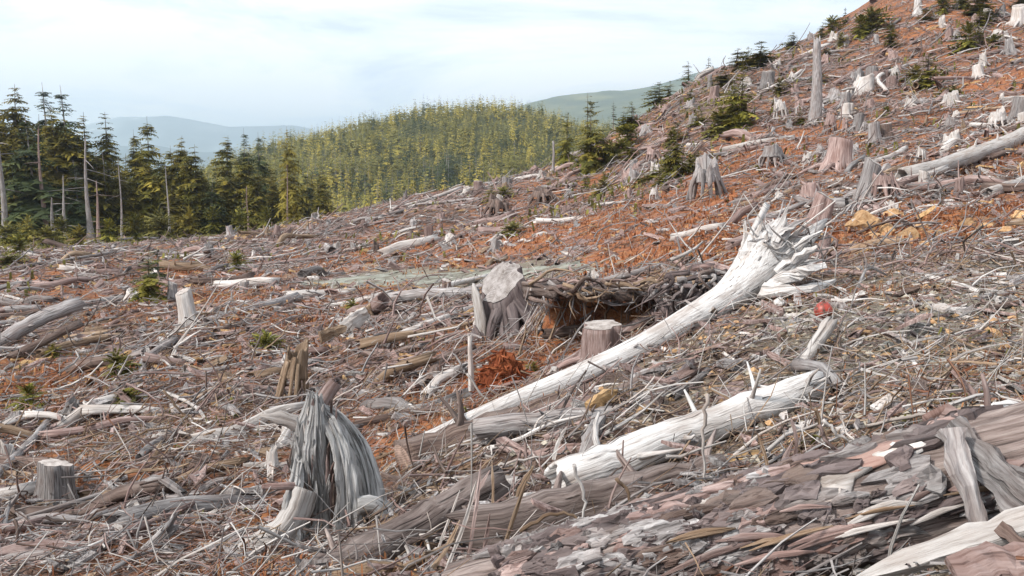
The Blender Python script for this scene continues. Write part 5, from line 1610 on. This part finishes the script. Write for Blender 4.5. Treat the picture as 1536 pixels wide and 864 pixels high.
for _ in range(34):       # scrub along the crest and over the upper slope
    u_ = pr5.uniform(0, 1)
    px_s = 860 + u_ * 660
    crest = np.interp(px_s, [860, 1000, 1070, 1200, 1300, 1400, 1536], [240, 165, 110, 66, 16, -20, -30])
    b_ = crest + pr5.uniform(6, 70) * (1 if pr5.random() < .6 else 1.8)
    if b_ < 8: b_ = pr5.uniform(8, 60)
    hh_ = pr5.uniform(14, 34)
    SAP.append((round(px_s), round(b_), round(b_ - hh_), round(hh_ * pr5.uniform(1.0, 1.8)), 'b' if pr5.random() < .55 else 's'))
for i, (px, b, tp, w, kd) in enumerate(SAP):
    p = hit(px, b)
    s = max(.02, (b - tp) * p[1] / F / 10)
    R0 = {'s': 2.5, 'b': 7.0, 't': 1.25}[kd]
    sxy = (w / 2 * p[1] / F / R0) / s
    var = {'s': sap_var, 'b': shrub_var, 't': thin_var}[kd][i % {'s': 5, 'b': 4, 't': 3}[kd]]
    zk, zw = zone_words(p)
    nm = {'s': 'sapling', 'b': 'shrub', 't': 'sapling'}[kd]
    big_ = 'tall ' if s > .28 else ('waist high ' if s > .12 else 'small ')
    ds = {'s': 'bushy green conifer sapling', 'b': 'low spreading green shrub', 't': 'thin ragged dark sapling'}[kd]
    if p[1] > 75 and px < 460:
        zw = 'along the foot of the uncut forest'
    lab = SU.get((px, b))
    plant_tree(nm, var, p - np.array([0, 0, .05]), s, lab or f'{big_}{ds} {zw}', {'s': 'sapling', 'b': 'shrub', 't': 'sapling'}[kd], None if lab else f'{big_}{ds}s {zw}', sxy=sxy)

# ------------------------------------------------------------------ rocks
def rock_mesh(seed, mat):
    r = np.random.default_rng(seed)
    la_, lo2 = 8, 12
    V = []
    ph = r.uniform(0, 6.28, 6)
    for i in range(la_ + 1):
        for q in range(lo2):
            a, e = 6.2832 * q / lo2, math.pi * i / la_
            d = np.array([math.sin(e) * math.cos(a), math.sin(e) * math.sin(a), -math.cos(e)])
            rr = 1 + .22 * math.sin(3 * d[0] + ph[0]) * math.cos(2.5 * d[1] + ph[1]) + .15 * math.sin(5 * d[2] + 4 * d[0] + ph[2]) + .05 * r.normal() * (0 < i < la_)
            V.append(d * rr * [1, .8, .6])
    V = np.array(V)
    V = np.sign(V) * np.minimum(np.abs(V), [.82, .62, .46])
    i = np.arange(la_)[:, None]; j = np.arange(lo2)[None]; jn = (j + 1) % lo2
    Q = np.stack([i * lo2 + j, i * lo2 + jn, (i + 1) * lo2 + jn, (i + 1) * lo2 + j], 2).reshape(-1, 4)
    return MB().add(V, Q).mesh('rock', M[mat], smooth=False)


rocks = {m_: [rock_mesh(i + 40, m_) for i in range(4)] for m_ in ('rock_ochre', 'rock_grey')}
RK = [(1298, 345, 56, 'rock_ochre'), (1330, 352, 34, 'rock_ochre'), (1340, 328, 30, 'rock_ochre'), (1362, 360, 40, 'rock_ochre'), (1310, 362, 30, 'rock_ochre'), (1400, 356, 30, 'rock_ochre'), (1450, 340, 26, 'rock_ochre'), (1480, 345, 30, 'rock_ochre'), (1530, 330, 26, 'rock_ochre'), (1280, 370, 20, 'rock_ochre'), (1425, 350, 22, 'rock_ochre'), (1510, 350, 24, 'rock_ochre'), (1382, 345, 22, 'rock_ochre'), (1390, 368, 20, 'rock_ochre'),
      (1372, 500, 44, 'rock_grey'), (1335, 525, 24, 'rock_grey'), (1295, 502, 26, 'rock_ochre'), (1395, 512, 20, 'rock_ochre'), (1490, 505, 24, 'rock_ochre'), (1410, 550, 34, 'rock_grey'), (1520, 560, 26, 'rock_ochre'), (1450, 530, 20, 'rock_grey'), (1350, 560, 16, 'rock_grey'), (1505, 590, 26, 'rock_ochre'), (1470, 560, 18, 'rock_grey'), (1260, 520, 16, 'rock_grey'), (1225, 560, 14, 'rock_ochre'), (1020, 530, 22, 'rock_ochre'), (1060, 520, 14, 'rock_grey'),
      (540, 428, 12, 'rock_grey'), (560, 432, 10, 'rock_grey'), (600, 426, 9, 'rock_grey'), (520, 426, 9, 'rock_grey'), (585, 430, 8, 'rock_grey'), (820, 395, 10, 'rock_ochre'), (870, 390, 9, 'rock_ochre'), (950, 390, 12, 'rock_ochre'), (1010, 380, 12, 'rock_ochre'), (1060, 372, 12, 'rock_ochre'), (1080, 385, 14, 'rock_ochre'), (980, 392, 10, 'rock_ochre'), (1040, 390, 12, 'rock_ochre'), (1100, 360, 12, 'rock_ochre'), (920, 380, 9, 'rock_ochre'), (1075, 352, 11, 'rock_ochre'), (890, 398, 10, 'rock_ochre'), (1130, 355, 12, 'rock_ochre')]
for i, (px, py, w, m_) in enumerate(RK):
    p = hit(px, py)
    s = w / 2 * p[1] / F / .8
    zk, zw = zone_words(p)
    if px > 1260 and py < 380: zw = 'on the ochre bank above the landing'
    elif py < 400 and px < 1140: zw = 'on the bare rust slope behind the root mat'
    elif px < 620: zw = 'along the edge of the gravel road'
    cw = 'ochre' if m_ == 'rock_ochre' else 'grey'
    o = link('rock', rocks[m_][i % 4], None, p + np.array([0, 0, s * .12]))
    o.scale = (s, s, s); o.rotation_euler = (pr5.normal() * .3, pr5.normal() * .3, pr5.uniform(0, 6.28))
    if (px, py) == (1298, 345): tag(o, 'largest pale ochre boulder on the bank above the landing', 'rock')
    elif (px, py) == (1372, 500): tag(o, 'largest flat grey stone on the gravel landing', 'rock')
    else: tag(o, f'{cw} angular stone {zw}', 'rock', f'{cw} stones {zw}')

# ------------------------------------------------------------------ scattered slash
def in_clearcut(x, y):
    r = np.hypot(x, y)
    px = 768 + x / y * F
    lim = np.interp(px, [-200, 200, 450, 640, 850, 1070, 1300, 1700], [88, 96, 92, 84, 88, 100, 106, 118])
    return r < lim


def road_mask(x, y):
    z = zone_at(x, y)
    r = np.hypot(x, y)
    return (z[:, 1] > .7) & (r > 22) & (np.random.default_rng(len(x)).random(len(x)) < .7)


def sample(n_, r0, r1, seed, half=.58, pw=0.0):
    r = np.random.default_rng(seed)
    th = r.uniform(-half, half, n_)
    u = r.uniform(0, 1, n_)
    if pw:
        lo_, hi_ = r0 ** pw, r1 ** pw
        rad = (lo_ + (hi_ - lo_) * u) ** (1 / pw)
    else:
        rad = np.exp(math.log(r0) + (math.log(r1) - math.log(r0)) * u)
    x, y = np.sin(th) * rad, np.cos(th) * rad
    ok = in_clearcut(x, y) & ~road_mask(x, y)
    return x[ok], y[ok], r


def twigs(name, n_, r0, r1, seed, Lr, rr, mat, label, lift=.05, rust_bias=0.0, gap=None, K=4, sides=3, pw=0.0, bend=.08, clump=0.0, tilt=.0, given=None):
    """very many twigs and splinters lying over the ground as one mass"""
    if given is None:
        x, y, r = sample(n_, r0, r1, seed, pw=pw)
    else:
        x, y = given[:2]; r = np.random.default_rng(seed)
    zn = zone_at(x, y)
    d = fbm(x / 2.6, y / 2.6, seed, 3) + .5
    keep = r.uniform(0, 1, len(x)) < np.clip((d - .5) * 3.2 + .42 + rust_bias * (zn[:, 0] - .5) - .25 * zn[:, 1], .02, 1)
    if given is None: x, y = x[keep], y[keep]
    m = len(x)
    L = r.uniform(0, 1, m) ** 1.7 * (Lr[1] - Lr[0]) + Lr[0]
    rad = (r.uniform(0, 1, m) ** 1.8 * (rr[1] - rr[0]) + rr[0]) * (.6 + .4 * L / Lr[1])
    if given is not None: L, rad = given[2:]
    yaw = r.normal(.35, 1.0, m)
    dx, dy = np.cos(yaw) * L / 2, np.sin(yaw) * L / 2
    za = height(x - dx, y - dy) + r.exponential(lift, m)
    zb = height(x + dx, y + dy) + r.exponential(lift, m) + np.abs(r.normal(size=m)) * tilt * L * (r.uniform(0, 1, m) < .3)
    t = np.linspace(0, 1, K)
    P = np.empty((m, K, 3))
    P[:, :, 0] = (x - dx)[:, None] + 2 * dx[:, None] * t
    P[:, :, 1] = (y - dy)[:, None] + 2 * dy[:, None] * t
    P[:, :, 2] = za[:, None] + (zb - za)[:, None] * t
    zc = height(x, y)
    arch = np.maximum(0, zc + .5 * rad - (za + zb) / 2)
    P[:, :, 2] += arch[:, None] * (1 - (2 * t - 1) ** 2) + rad[:, None]
    bv = r.normal(size=(m, 1, 3)) * (bend * L)[:, None, None] * [1, 1, .5]
    P += bv * (1 - (2 * t - 1) ** 2)[None, :, None]
    P[:, 1:-1] += r.normal(size=(m, K - 2, 3)) * (.02 * L)[:, None, None]
    D = P[:, -1] - P[:, 0]; D /= np.linalg.norm(D, axis=1, keepdims=True)
    U = np.cross(D, [0, 0, 1.0]); U /= np.linalg.norm(U, axis=1, keepdims=True) + 1e-9
    W_ = np.cross(D, U)
    tap = np.interp(t, [0, 1], [1, .45])
    fl_ = r.uniform(.5, 1.0, m)
    th = np.arange(sides) * 2 * math.pi / sides + .5
    RV = rad[:, None] * tap[None]
    V = P[:, :, None, :] + RV[:, :, None, None] * (np.cos(th)[None, None, :, None] * U[:, None, None] + (np.sin(th)[None, None, :, None] * fl_[:, None, None, None]) * W_[:, None, None])
    go = r.uniform(-50, 50, (m, 3))
    G = np.zeros((m, K, sides, 3))
    G[..., 0] = RV[:, :, None] * np.cos(th); G[..., 1] = RV[:, :, None] * np.sin(th); G[..., 2] = (L[:, None] * t)[:, :, None]
    G += go[:, None, None]
    i = np.arange(K - 1)[:, None]; j = np.arange(sides)[None]; jn = (j + 1) % sides
    q = np.stack([i * sides + j, i * sides + jn, (i + 1) * sides + jn, (i + 1) * sides + j], 2).reshape(-1, 4)
    Q = (np.arange(m) * K * sides)[:, None, None] + q[None]
    Rv = np.repeat(r.uniform(0, 1, m), K * sides)
    me = MB().add(V.reshape(-1, 3), Q.reshape(-1, 4), None, G.reshape(-1, 3), Rv).mesh(name, M[mat])
    return tag(link(name, me), label, 'debris', None, 'stuff')


tw = dict(clump=.75)
twigs('slash_twigs', 5000, 3.2, 16, 201, (.05, .6), (.003, .016), 'silver', 'litter of silver grey twigs strewn over the near slash', K=4, lift=.05, tilt=.2, pw=.9, **tw)
twigs('slash_twigs', 4500, 3.2, 16, 202, (.04, .5), (.003, .015), 'pink', 'litter of pinkish twigs strewn over the near slash', K=4, lift=.05, tilt=.2, pw=.9, **tw)
twigs('slash_twigs', 7000, 3.2, 16, 203, (.04, .45), (.003, .016), 'tan', 'litter of tan twigs strewn over the near slash', K=4, lift=.05, tilt=.2, pw=.9, **tw)
twigs('slash_twigs', 5500, 3.2, 18, 204, (.04, .5), (.003, .018), 'brown', 'litter of dark twigs strewn over the near slash', K=4, lift=.03, tilt=.1, pw=.9, **tw)
twigs('slash_twigs', 9000, 3.2, 20, 206, (.04, .5), (.003, .016), 'redtwig', 'litter of reddish brown twigs strewn over the near slash', K=4, lift=.04, tilt=.15, pw=.9, **tw)
twigs('slash_sticks', 8000, 13, 60, 216, (.12, 1.0), (.006, .036), 'redtwig', 'reddish brown sticks covering the middle distance slash', lift=.06, tilt=.15, pw=.8, **tw)
twigs('slash_twigs', 2800, 3.2, 16, 205, (.06, .6), (.003, .018), 'white', 'litter of bleached sticks strewn over the near slash', K=4, lift=.09, tilt=.3, pw=.9, **tw)
twigs('slash_sticks', 6500, 13, 48, 211, (.12, 1.0), (.007, .042), 'silver', 'grey sticks covering the middle distance slash', lift=.10, tilt=.25, pw=.8, rust_bias=-1.1, **tw)
twigs('slash_sticks', 6500, 13, 48, 212, (.12, .9), (.007, .042), 'pink', 'pinkish sticks covering the middle distance slash', lift=.10, tilt=.25, pw=.8, rust_bias=-1.0, **tw)
twigs('slash_sticks', 4500, 13, 48, 213, (.12, .9), (.006, .034), 'tan', 'tan sticks covering the middle distance slash', lift=.08, tilt=.2, pw=.8, rust_bias=-1.0, **tw)
twigs('slash_sticks', 5000, 13, 48, 214, (.12, .9), (.006, .036), 'brown', 'dark sticks covering the middle distance slash', lift=.05, tilt=.1, pw=.8, rust_bias=-.7, **tw)
twigs('slash_sticks', 1600, 13, 50, 215, (.15, 1.2), (.008, .05), 'white', 'bleached sticks scattered through the middle distance slash', lift=.16, tilt=.4, pw=.8, rust_bias=-1.1, **tw)
twigs('far_slash', 15000, 42, 112, 221, (.25, 1.5), (.016, .07), 'pink', 'pinkish slash covering the far clearcut', lift=.10, tilt=.15, pw=1.2, rust_bias=-1.0, K=3, **tw)
twigs('far_slash', 12000, 42, 112, 222, (.25, 1.5), (.016, .07), 'silver', 'grey slash covering the far clearcut', lift=.10, tilt=.15, pw=1.2, rust_bias=-1.0, K=3, **tw)
twigs('far_slash', 1500, 42, 112, 223, (.3, 1.8), (.025, .09), 'white', 'bleached slash scattered over the far clearcut', lift=.16, tilt=.3, pw=1.2, rust_bias=-.4, K=3, **tw)
twigs('far_slash', 6000, 42, 112, 224, (.25, 1.4), (.02, .08), 'brown', 'dark slash scattered over the far clearcut', lift=.08, tilt=.2, pw=1.2, K=3, **tw)


def chips(name, n_, r0, r1, seed, size, mat, label, lift=.02):
    """flat chips and torn shreds of wood and bark"""
    x, y, r = sample(n_, r0, r1, seed, pw=.8)
    if r0 > 14:
        zn = zone_at(x, y)
        k_ = r.uniform(0, 1, len(x)) < np.clip(1.15 - zn[:, 0], .1, 1)
        x, y = x[k_], y[k_]
    if name == 'torn_wood':
        zn = zone_at(x, y); d = fbm(x / 2.4, y / 2.4, 66, 3)
        k_ = r.uniform(0, 1, len(x)) < np.clip(.55 + 1.6 * d - .9 * (zn[:, 0] - .4) - .4 * zn[:, 1], .03, 1)
        x, y = x[k_], y[k_]
    m = len(x)
    L = r.uniform(size[0], size[1], m) * (np.hypot(x, y) / 10) ** .45; w = L * r.uniform(.12, .42, m)
    yaw = r.uniform(0, 6.28, m); tl = r.normal(size=(m, 2)) * .3
    z = height(x, y) + .01 + r.exponential(lift, m)
    u = np.stack([np.cos(yaw), np.sin(yaw), tl[:, 0]], 1); v = np.stack([-np.sin(yaw), np.cos(yaw), tl[:, 1]], 1)
    c = np.stack([x, y, z], 1)
    nrm = np.cross(u, v)
    V = []
    for (a, b_) in ((-.5, -.3), (-.1, -.5), (.5, -.1), (.35, .4), (-.35, .5)):
        V.append(c + u * (a * L * r.uniform(.8, 1.2, m))[:, None] + v * (b_ * w)[:, None] + nrm * (r.normal(size=m) * L * .05)[:, None])
    top = np.stack(V, 1)
    bot = top - nrm[:, None] * (L * .08)[:, None, None]
    VV = np.concatenate([top, bot], 1).reshape(-1, 3)
    b0 = (np.arange(m) * 10)[:, None, None]
    T = b0 + np.array([[0, 1, 2], [0, 2, 3], [0, 3, 4]])[None]
    Q = b0 + np.array([[i + 5, (i + 1) % 5 + 5, (i + 1) % 5, i] for i in range(5)])[None]
    me = MB().add(VV, Q.reshape(-1, 4), T.reshape(-1, 3), None, np.repeat(r.uniform(0, 1, m), 10)).mesh(name, M[mat], smooth=False)
    return tag(link(name, me), label, 'debris', None, 'stuff')


chips('wood_chips', 5000, 3.2, 22, 301, (.03, .14), 'pink', 'pinkish wood chips littering the near ground')
chips('wood_chips', 4500, 3.2, 22, 302, (.03, .14), 'tan', 'tan wood chips littering the near ground')
chips('torn_wood', 3600, 4, 45, 307, (.09, .34), 'silver', 'silver grey torn pieces of wood over the slash', .04)
chips('torn_wood', 2200, 4, 50, 308, (.08, .36), 'white', 'pale torn pieces of wood over the slash', .04)
chips('torn_wood', 2600, 4, 45, 309, (.09, .34), 'pink', 'pinkish torn pieces of wood over the slash', .04)
chips('wood_chips', 3500, 3.2, 26, 303, (.03, .16), 'bark', 'dark bark flakes littering the near ground')
chips('wood_chips', 1600, 3.2, 30, 304, (.04, .2), 'white', 'pale wood chips littering the near ground')
chips('wood_chips', 7000, 15, 108, 305, (.1, .5), 'pink', 'pinkish chunks of torn wood over the middle distance')
chips('wood_chips', 2600, 15, 90, 306, (.1, .45), 'ochre', 'ochre clods and chips over the middle distance')


def gravel(name, n_, r0, r1, seed, size, mat, label):
    x, y, r = sample(n_, r0, r1, seed, pw=.7)
    zn = zone_at(x, y)
    k = r.uniform(0, 1, len(x)) < np.clip(zn[:, 1] * 1.5 - .2, 0, 1)
    x, y = x[k], y[k]
    m = len(x)
    s = size[0] + (size[1] - size[0]) * r.uniform(0, 1, m) ** 3
    z = height(x, y) + s * .15
    base = np.array([[1, 0, 0], [0, 1, 0], [-1, 0, 0], [0, -1, 0], [.1, .1, .8], [0, 0, -.7], [.6, .6, .35], [-.6, .55, .3], [-.55, -.6, .35], [.6, -.55, .3]])
    V = base[None] * s[:, None, None] * r.uniform(.6, 1.15, (m, 10, 3))
    a = r.uniform(0, 6.28, m); ca, sa = np.cos(a)[:, None], np.sin(a)[:, None]
    V = np.stack([V[..., 0] * ca - V[..., 1] * sa, V[..., 0] * sa + V[..., 1] * ca, V[..., 2]], 2) + np.stack([x, y, z], 1)[:, None]
    T0 = np.array([[0, 6, 4], [6, 1, 4], [1, 7, 4], [7, 2, 4], [2, 8, 4], [8, 3, 4], [3, 9, 4], [9, 0, 4], [0, 1, 6], [1, 2, 7], [2, 3, 8], [3, 0, 9]])
    T = (np.arange(m) * 10)[:, None, None] + T0[None]
    me = MB().add(V.reshape(-1, 3), None, T.reshape(-1, 3), None, np.repeat(r.uniform(0, 1, m), 10)).mesh(name, M[mat], smooth=False)
    return tag(link(name, me), label, 'gravel', None, 'stuff')


gravel('gravel', 26000, 3.2, 16, 401, (.006, .05), 'gravel', 'small stones covering the gravel landing')
gravel('gravel', 5000, 4, 18, 402, (.01, .07), 'rock_ochre', 'ochre stones scattered over the gravel landing')


def dry_grass(name, n_, r0, r1, seed, hr_, wd_, mat, label, zone_i=0, thr=.35):
    x, y, r = sample(n_, r0, r1, seed, pw=.75)
    zn = zone_at(x, y)
    d = fbm(x / 1.8, y / 1.8, seed + 5, 3)
    k = r.uniform(0, 1, len(x)) < np.clip((zn[:, zone_i] - thr) * 2.2 + d * 1.6, 0, 1)
    x, y = x[k], y[k]
    m = len(x)
    h = r.uniform(hr_[0], hr_[1], m); w = r.uniform(wd_[0], wd_[1], m)
    a = r.uniform(0, 6.28, m); ln = r.uniform(.2, 1.1, m)
    z = height(x, y) - .01
    b = np.stack([x, y, z], 1)
    side = np.stack([-np.sin(a), np.cos(a), np.zeros(m)], 1) * w[:, None]
    d1 = np.stack([np.cos(a) * ln * .35, np.sin(a) * ln * .35, np.full(m, .62)], 1) * h[:, None]
    d2 = np.stack([np.cos(a) * ln, np.sin(a) * ln, np.full(m, .8) - .4 * ln], 1) * h[:, None]
    V = np.stack([b - side, b + side, b + d1 + side * .7, b + d1 - side * .7, b + d2], 1)
    b0 = (np.arange(m) * 5)[:, None]
    Q = b0 + np.array([[0, 1, 2, 3]]); T = b0 + np.array([[3, 2, 4]])
    Rv = np.clip(r.normal(.45, .28, m)[:, None] + np.array([-.2, -.2, .05, .05, .2])[None], 0, 1)
    me = MB().add(V.reshape(-1, 3), Q, T, None, Rv.ravel()).mesh(name, M[mat], smooth=False)
    return tag(link(name, me), label, 'grass', None, 'stuff')


dry_grass('dry_grass', 46000, 4, 26, 501, (.04, .2), (.0025, .007), 'grass', 'rust brown dry grass and needles on the near slash')
dry_grass('dry_grass', 80000, 18, 100, 502, (.06, .26), (.014, .045), 'grass', 'rust brown dry brush covering the slopes beyond')
dry_grass('ground_moss', 12000, 5, 40, 503, (.05, .22), (.006, .02), 'moss', 'olive green low plants in patches of the slash', 2, .12)
dry_grass('ground_moss', 16000, 38, 112, 504, (.2, .8), (.03, .10), 'moss', 'olive green low plants toward the forest edge', 2, .15)

# heaps of broken wood round the stumps and logs
def heaps(name, mat, seed, label, per=16):
    r = np.random.default_rng(seed)
    xs, ys, Ls, rs = [], [], [], []
    src = [hit(px, py) for px, py, *_ in STUMPS] + [hit((a + c) / 2, (b + d) / 2) for a, b, c, d, *_ in LOGS]
    for p in src:
        if not in_clearcut(np.array([p[0]]), np.array([p[1]]))[0] or zone_at(np.array([p[0]]), np.array([p[1]]))[0, 1] > .5: continue
        D_ = math.hypot(p[0], p[1])
        sp_ = .25 + D_ * .022
        m = r.integers(per // 2, per)
        xs.append(p[0] + r.normal(size=m) * sp_ * 1.4); ys.append(p[1] + r.normal(size=m) * sp_)
        Ls.append(r.uniform(.25, 1.0, m) ** 1.3 * (.35 + D_ * .022)); rs.append(r.uniform(.15, 1.0, m) ** 2 * (.012 + D_ * .0011))
    x, y, L, rad = map(np.concatenate, (xs, ys, Ls, rs))
    return twigs(name, 0, 0, 0, seed, (0, 1), (0, 1), mat, label, lift=.08, tilt=.35, given=(x, y, L, rad))


heaps('slash_heaps', 'pink', 811, 'heaps of pinkish broken wood round the stumps')
heaps('slash_heaps', 'silver', 812, 'heaps of silver grey broken wood round the stumps')
heaps('slash_heaps', 'white', 813, 'bleached broken sticks heaped round the stumps', 6)
heaps('slash_heaps', 'brown', 814, 'heaps of dark broken wood round the stumps', 12)

# short broken logs: many alike, copied
def short_log(seed, mat):
    r = np.random.default_rng(seed + 77)
    q = curve([-.5, 0, 0], [-.15, r.normal() * .05, r.normal() * .03], [.2, r.normal() * .05, r.normal() * .03], [.5, 0, 0], n=9)
    rd = np.linspace(.06, .06 * r.uniform(.5, .9), 9) * r.uniform(.75, 1.25)
    body = tube(MB(), q, rd, 12, seed, .04, ridge=.16, jag0=.14, jag1=.16, cup0=True, cup1=True, npk=4, lump=.1)
    stub = []
    for i in range(r.integers(1, 4)):
        j = r.integers(2, 7); d = np.array([r.normal() * .4, r.normal(), abs(r.normal())]); d /= np.linalg.norm(d)
        L = r.uniform(.08, .25)
        stub.append(tube(MB(), curve(q[j], q[j] + d * L * .5, q[j] + d * L + r.normal(size=3) * .03, n=4), np.linspace(rd[j] * .35, rd[j] * .1, 4), 5, seed + i, .1).mesh('branch_stub', M[mat]))
    return body.mesh('trunk', M[mat]), stub


def near_hero(x, y, d):
    for (x0, y0, D0_), (x1, y1, D1_) in (((600, 683, 9.0), (1112, 430, 11.2)), ((845, 722, 6.0), (1222, 580, 6.75)), ((512, 700, 7.3), (512, 690, 7.4))):
        a, b = at(x0, y0, D0_)[:2], at(x1, y1, D1_)[:2]
        p = np.array([x, y]); t = np.clip((p - a) @ (b - a) / ((b - a) @ (b - a)), 0, 1)
        if np.linalg.norm(p - a - t * (b - a)) < d * (1.5 if x0 == 512 else 1): return True
    return False


SL = {m_: [short_log(i + 10 * q, m_) for i in range(4)] for q, m_ in enumerate(('silver', 'pink', 'white', 'tan', 'brown'))}
lx_, ly_, r = sample(470, 6.0, 100, 755, half=.54, pw=.2)
for i in range(len(lx_)):
    zl = zone_at(np.array([lx_[i]]), np.array([ly_[i]]))[0]
    if zl[1] > .5 or (zl[0] > .8 and i % 3) or near_hero(lx_[i], ly_[i], 1.0): continue
    D_ = math.hypot(lx_[i], ly_[i])
    L = r.uniform(.6, 1.6) * (D_ / 10) ** .35
    yaw = r.normal(.45, .8)
    dx, dy = math.cos(yaw) * L / 2, math.sin(yaw) * L / 2
    za, zb = hgt(lx_[i] - dx, ly_[i] - dy), hgt(lx_[i] + dx, ly_[i] + dy)
    mt = r.choice(['silver', 'silver', 'pink', 'pink', 'white', 'tan', 'brown'])
    if D_ < 12 and mt == 'white': mt = 'silver'
    zk, zw = zone_words((lx_[i], ly_[i]))
    wd_ = r.uniform(.7, 1.5)
    o = thing('broken_log', (lx_[i], ly_[i], max(hgt(lx_[i], ly_[i]), (za + zb) / 2) + .04 * L * wd_), f'{COLW[mt]} broken log piece {zw}', 'log', f'{COLW[mt]} broken log pieces {zw}')
    o.rotation_euler = (r.uniform(-3, 3), -math.atan2(zb - za, L) + r.normal() * .1, yaw)
    o.scale = (L, L * wd_, L * wd_)
    tr_ = link('trunk', SL[mt][i % 4][0], o)
    for m_ in SL[mt][i % 4][1]: link('branch_stub', m_, tr_)

# single torn chunks of wood
def chunk_mesh(seed, mat):
    r = np.random.default_rng(seed + 5)
    q = curve([-.5, 0, 0], [0, r.normal() * .04, r.normal() * .03], [.5, 0, 0], n=7)
    return slab(MB(), q, r.uniform(.16, .34), r.uniform(.08, .2), (0, 1, .1), seed, rough=.2, point0=bool(r.integers(0, 2))).mesh('wood_chunk', M[mat], smooth=False)


CM = {m_: [chunk_mesh(i + 10 * q, m_) for i in range(5)] for q, m_ in enumerate(('silver', 'pink', 'white', 'tan', 'brown'))}
cx_, cy_, r = sample(330, 4.5, 62, 733, half=.54, pw=.3)
for i in range(len(cx_)):
    D_ = math.hypot(cx_[i], cy_[i])
    L = r.uniform(.16, .5) * (D_ / 8) ** .5
    mt = r.choice(['silver', 'pink', 'pink', 'white', 'tan', 'brown'])
    zk, zw = zone_words((cx_[i], cy_[i]))
    o = link('wood_chunk', CM[mt][i % 5], None, (cx_[i], cy_[i], hgt(cx_[i], cy_[i]) + .05 * L))
    o.rotation_euler = (r.normal() * .4, r.normal() * .25, r.uniform(0, 6.28))
    o.scale = (L, L * r.uniform(.7, 1.3), L * r.uniform(.7, 1.3))
    tag(o, f'{COLW[mt]} wood chunk {zw}', 'wood chunk', f'{COLW[mt]} wood chunks {zw}')

# ------------------------------------------------------------------ single branches: the ones that show largest
def branch_mesh(seed, mat):
    r = np.random.default_rng(seed + 60)
    mb = MB()
    bx_ = r.normal(size=(2, 3)) * [.0, .10, .06]
    P_ = [np.array([-.5, 0, 0.02]), np.array([-.15, 0, .03]) + bx_[0], np.array([.2, 0, .03]) + bx_[1], np.array([.5, 0, .02])]
    q = curve(*P_, n=9)
    rd = np.linspace(.022, .008, 9) * r.uniform(.7, 1.3)
    tube(mb, q, rd, 7, seed, .08, ridge=.1, jag0=.04)
    for k_ in range(r.integers(2, 6)):
        i = r.integers(2, 8)
        d = np.array([r.uniform(.3, .9), r.choice([-1, 1]) * r.uniform(.3, .9), r.uniform(.0, .8)])
        L = r.uniform(.10, .34)
        e = curve(q[i], q[i] + d * L * .5 + r.normal(size=3) * .02, q[i] + d * L + r.normal(size=3) * .05, n=5)
        tube(mb, e, np.linspace(rd[i] * .6, rd[i] * .22, 5), 5, seed * 3 + k_, .08)
    return mb.mesh('branch', M[mat])


BM = {m_: [branch_mesh(i + 10 * q, m_) for i in range(5)] for q, m_ in enumerate(('silver', 'pink', 'white', 'tan', 'brown'))}
bx, by, r = sample(420, 4.2, 60, 701, half=.54, pw=.25)
nb_ = 0
for i in range(len(bx)):
    if nb_ >= 290: break
    zb_ = zone_at(np.array([bx[i]]), np.array([by[i]]))[0]
    if near_hero(bx[i], by[i], .7): continue
    if zb_[1] > .55 and i % 4 or zb_[0] > .85 and i % 2: continue
    D_ = math.hypot(bx[i], by[i])
    L = r.uniform(.35, 1.0) * (D_ / 8) ** .4
    yaw = r.normal(.3, 1.1)
    dx, dy = math.cos(yaw) * L / 2, math.sin(yaw) * L / 2
    za, zb = hgt(bx[i] - dx, by[i] - dy), hgt(bx[i] + dx, by[i] + dy)
    zc = hgt(bx[i], by[i])
    mt = r.choice(['silver', 'silver', 'pink', 'pink', 'white', 'tan', 'brown'])
    zk, zw = zone_words((bx[i], by[i]))
    o = link('branch', BM[mt][i % 5], None, (bx[i], by[i], max(zc, (za + zb) / 2) + .03 * L + .01))
    o.rotation_euler = (r.uniform(-.4, .4), -math.atan2(zb - za, L) + r.normal() * .08, yaw)
    o.scale = (L, L * r.uniform(.7, 1.1), L * r.uniform(.7, 1.1))
    tag(o, f'forked {COLW[mt]} branch lying {zw}', 'branch', f'forked {COLW[mt]} branches {zw}')
    nb_ += 1

# ------------------------------------------------------------------ haze
hz0, hz1 = -26.0 + EYE - 12.0, 500.0
X_ = 9200.0
V = [(-X_, -X_, hz0), (X_, -X_, hz0), (X_, X_, hz0), (-X_, X_, hz0), (-X_, -X_, hz1), (X_, -X_, hz1), (X_, X_, hz1), (-X_, X_, hz1)]
Q = [(0, 3, 2, 1), (4, 5, 6, 7), (0, 1, 5, 4), (1, 2, 6, 5), (2, 3, 7, 6), (3, 0, 4, 7)]
hm = bpy.data.materials.new('haze')
hm.use_nodes = True
hm.node_tree.nodes.clear()
pv = N(hm.node_tree, 'ShaderNodeVolumePrincipled')
pv.inputs['Color'].default_value = (.76, .89, 1.0, 1)
pv.inputs['Density'].default_value = 2.5e-4
pv.inputs['Anisotropy'].default_value = 0.7
ho = N(hm.node_tree, 'ShaderNodeOutputMaterial')
hm.node_tree.links.new(pv.outputs[0], ho.inputs['Volume'])
me = bpy.data.meshes.new('haze')
me.from_pydata(V, [], Q)
me.materials.append(hm)
tag(link('haze', me), 'thin pale blue haze in the air over the valley', 'haze', None, 'stuff')
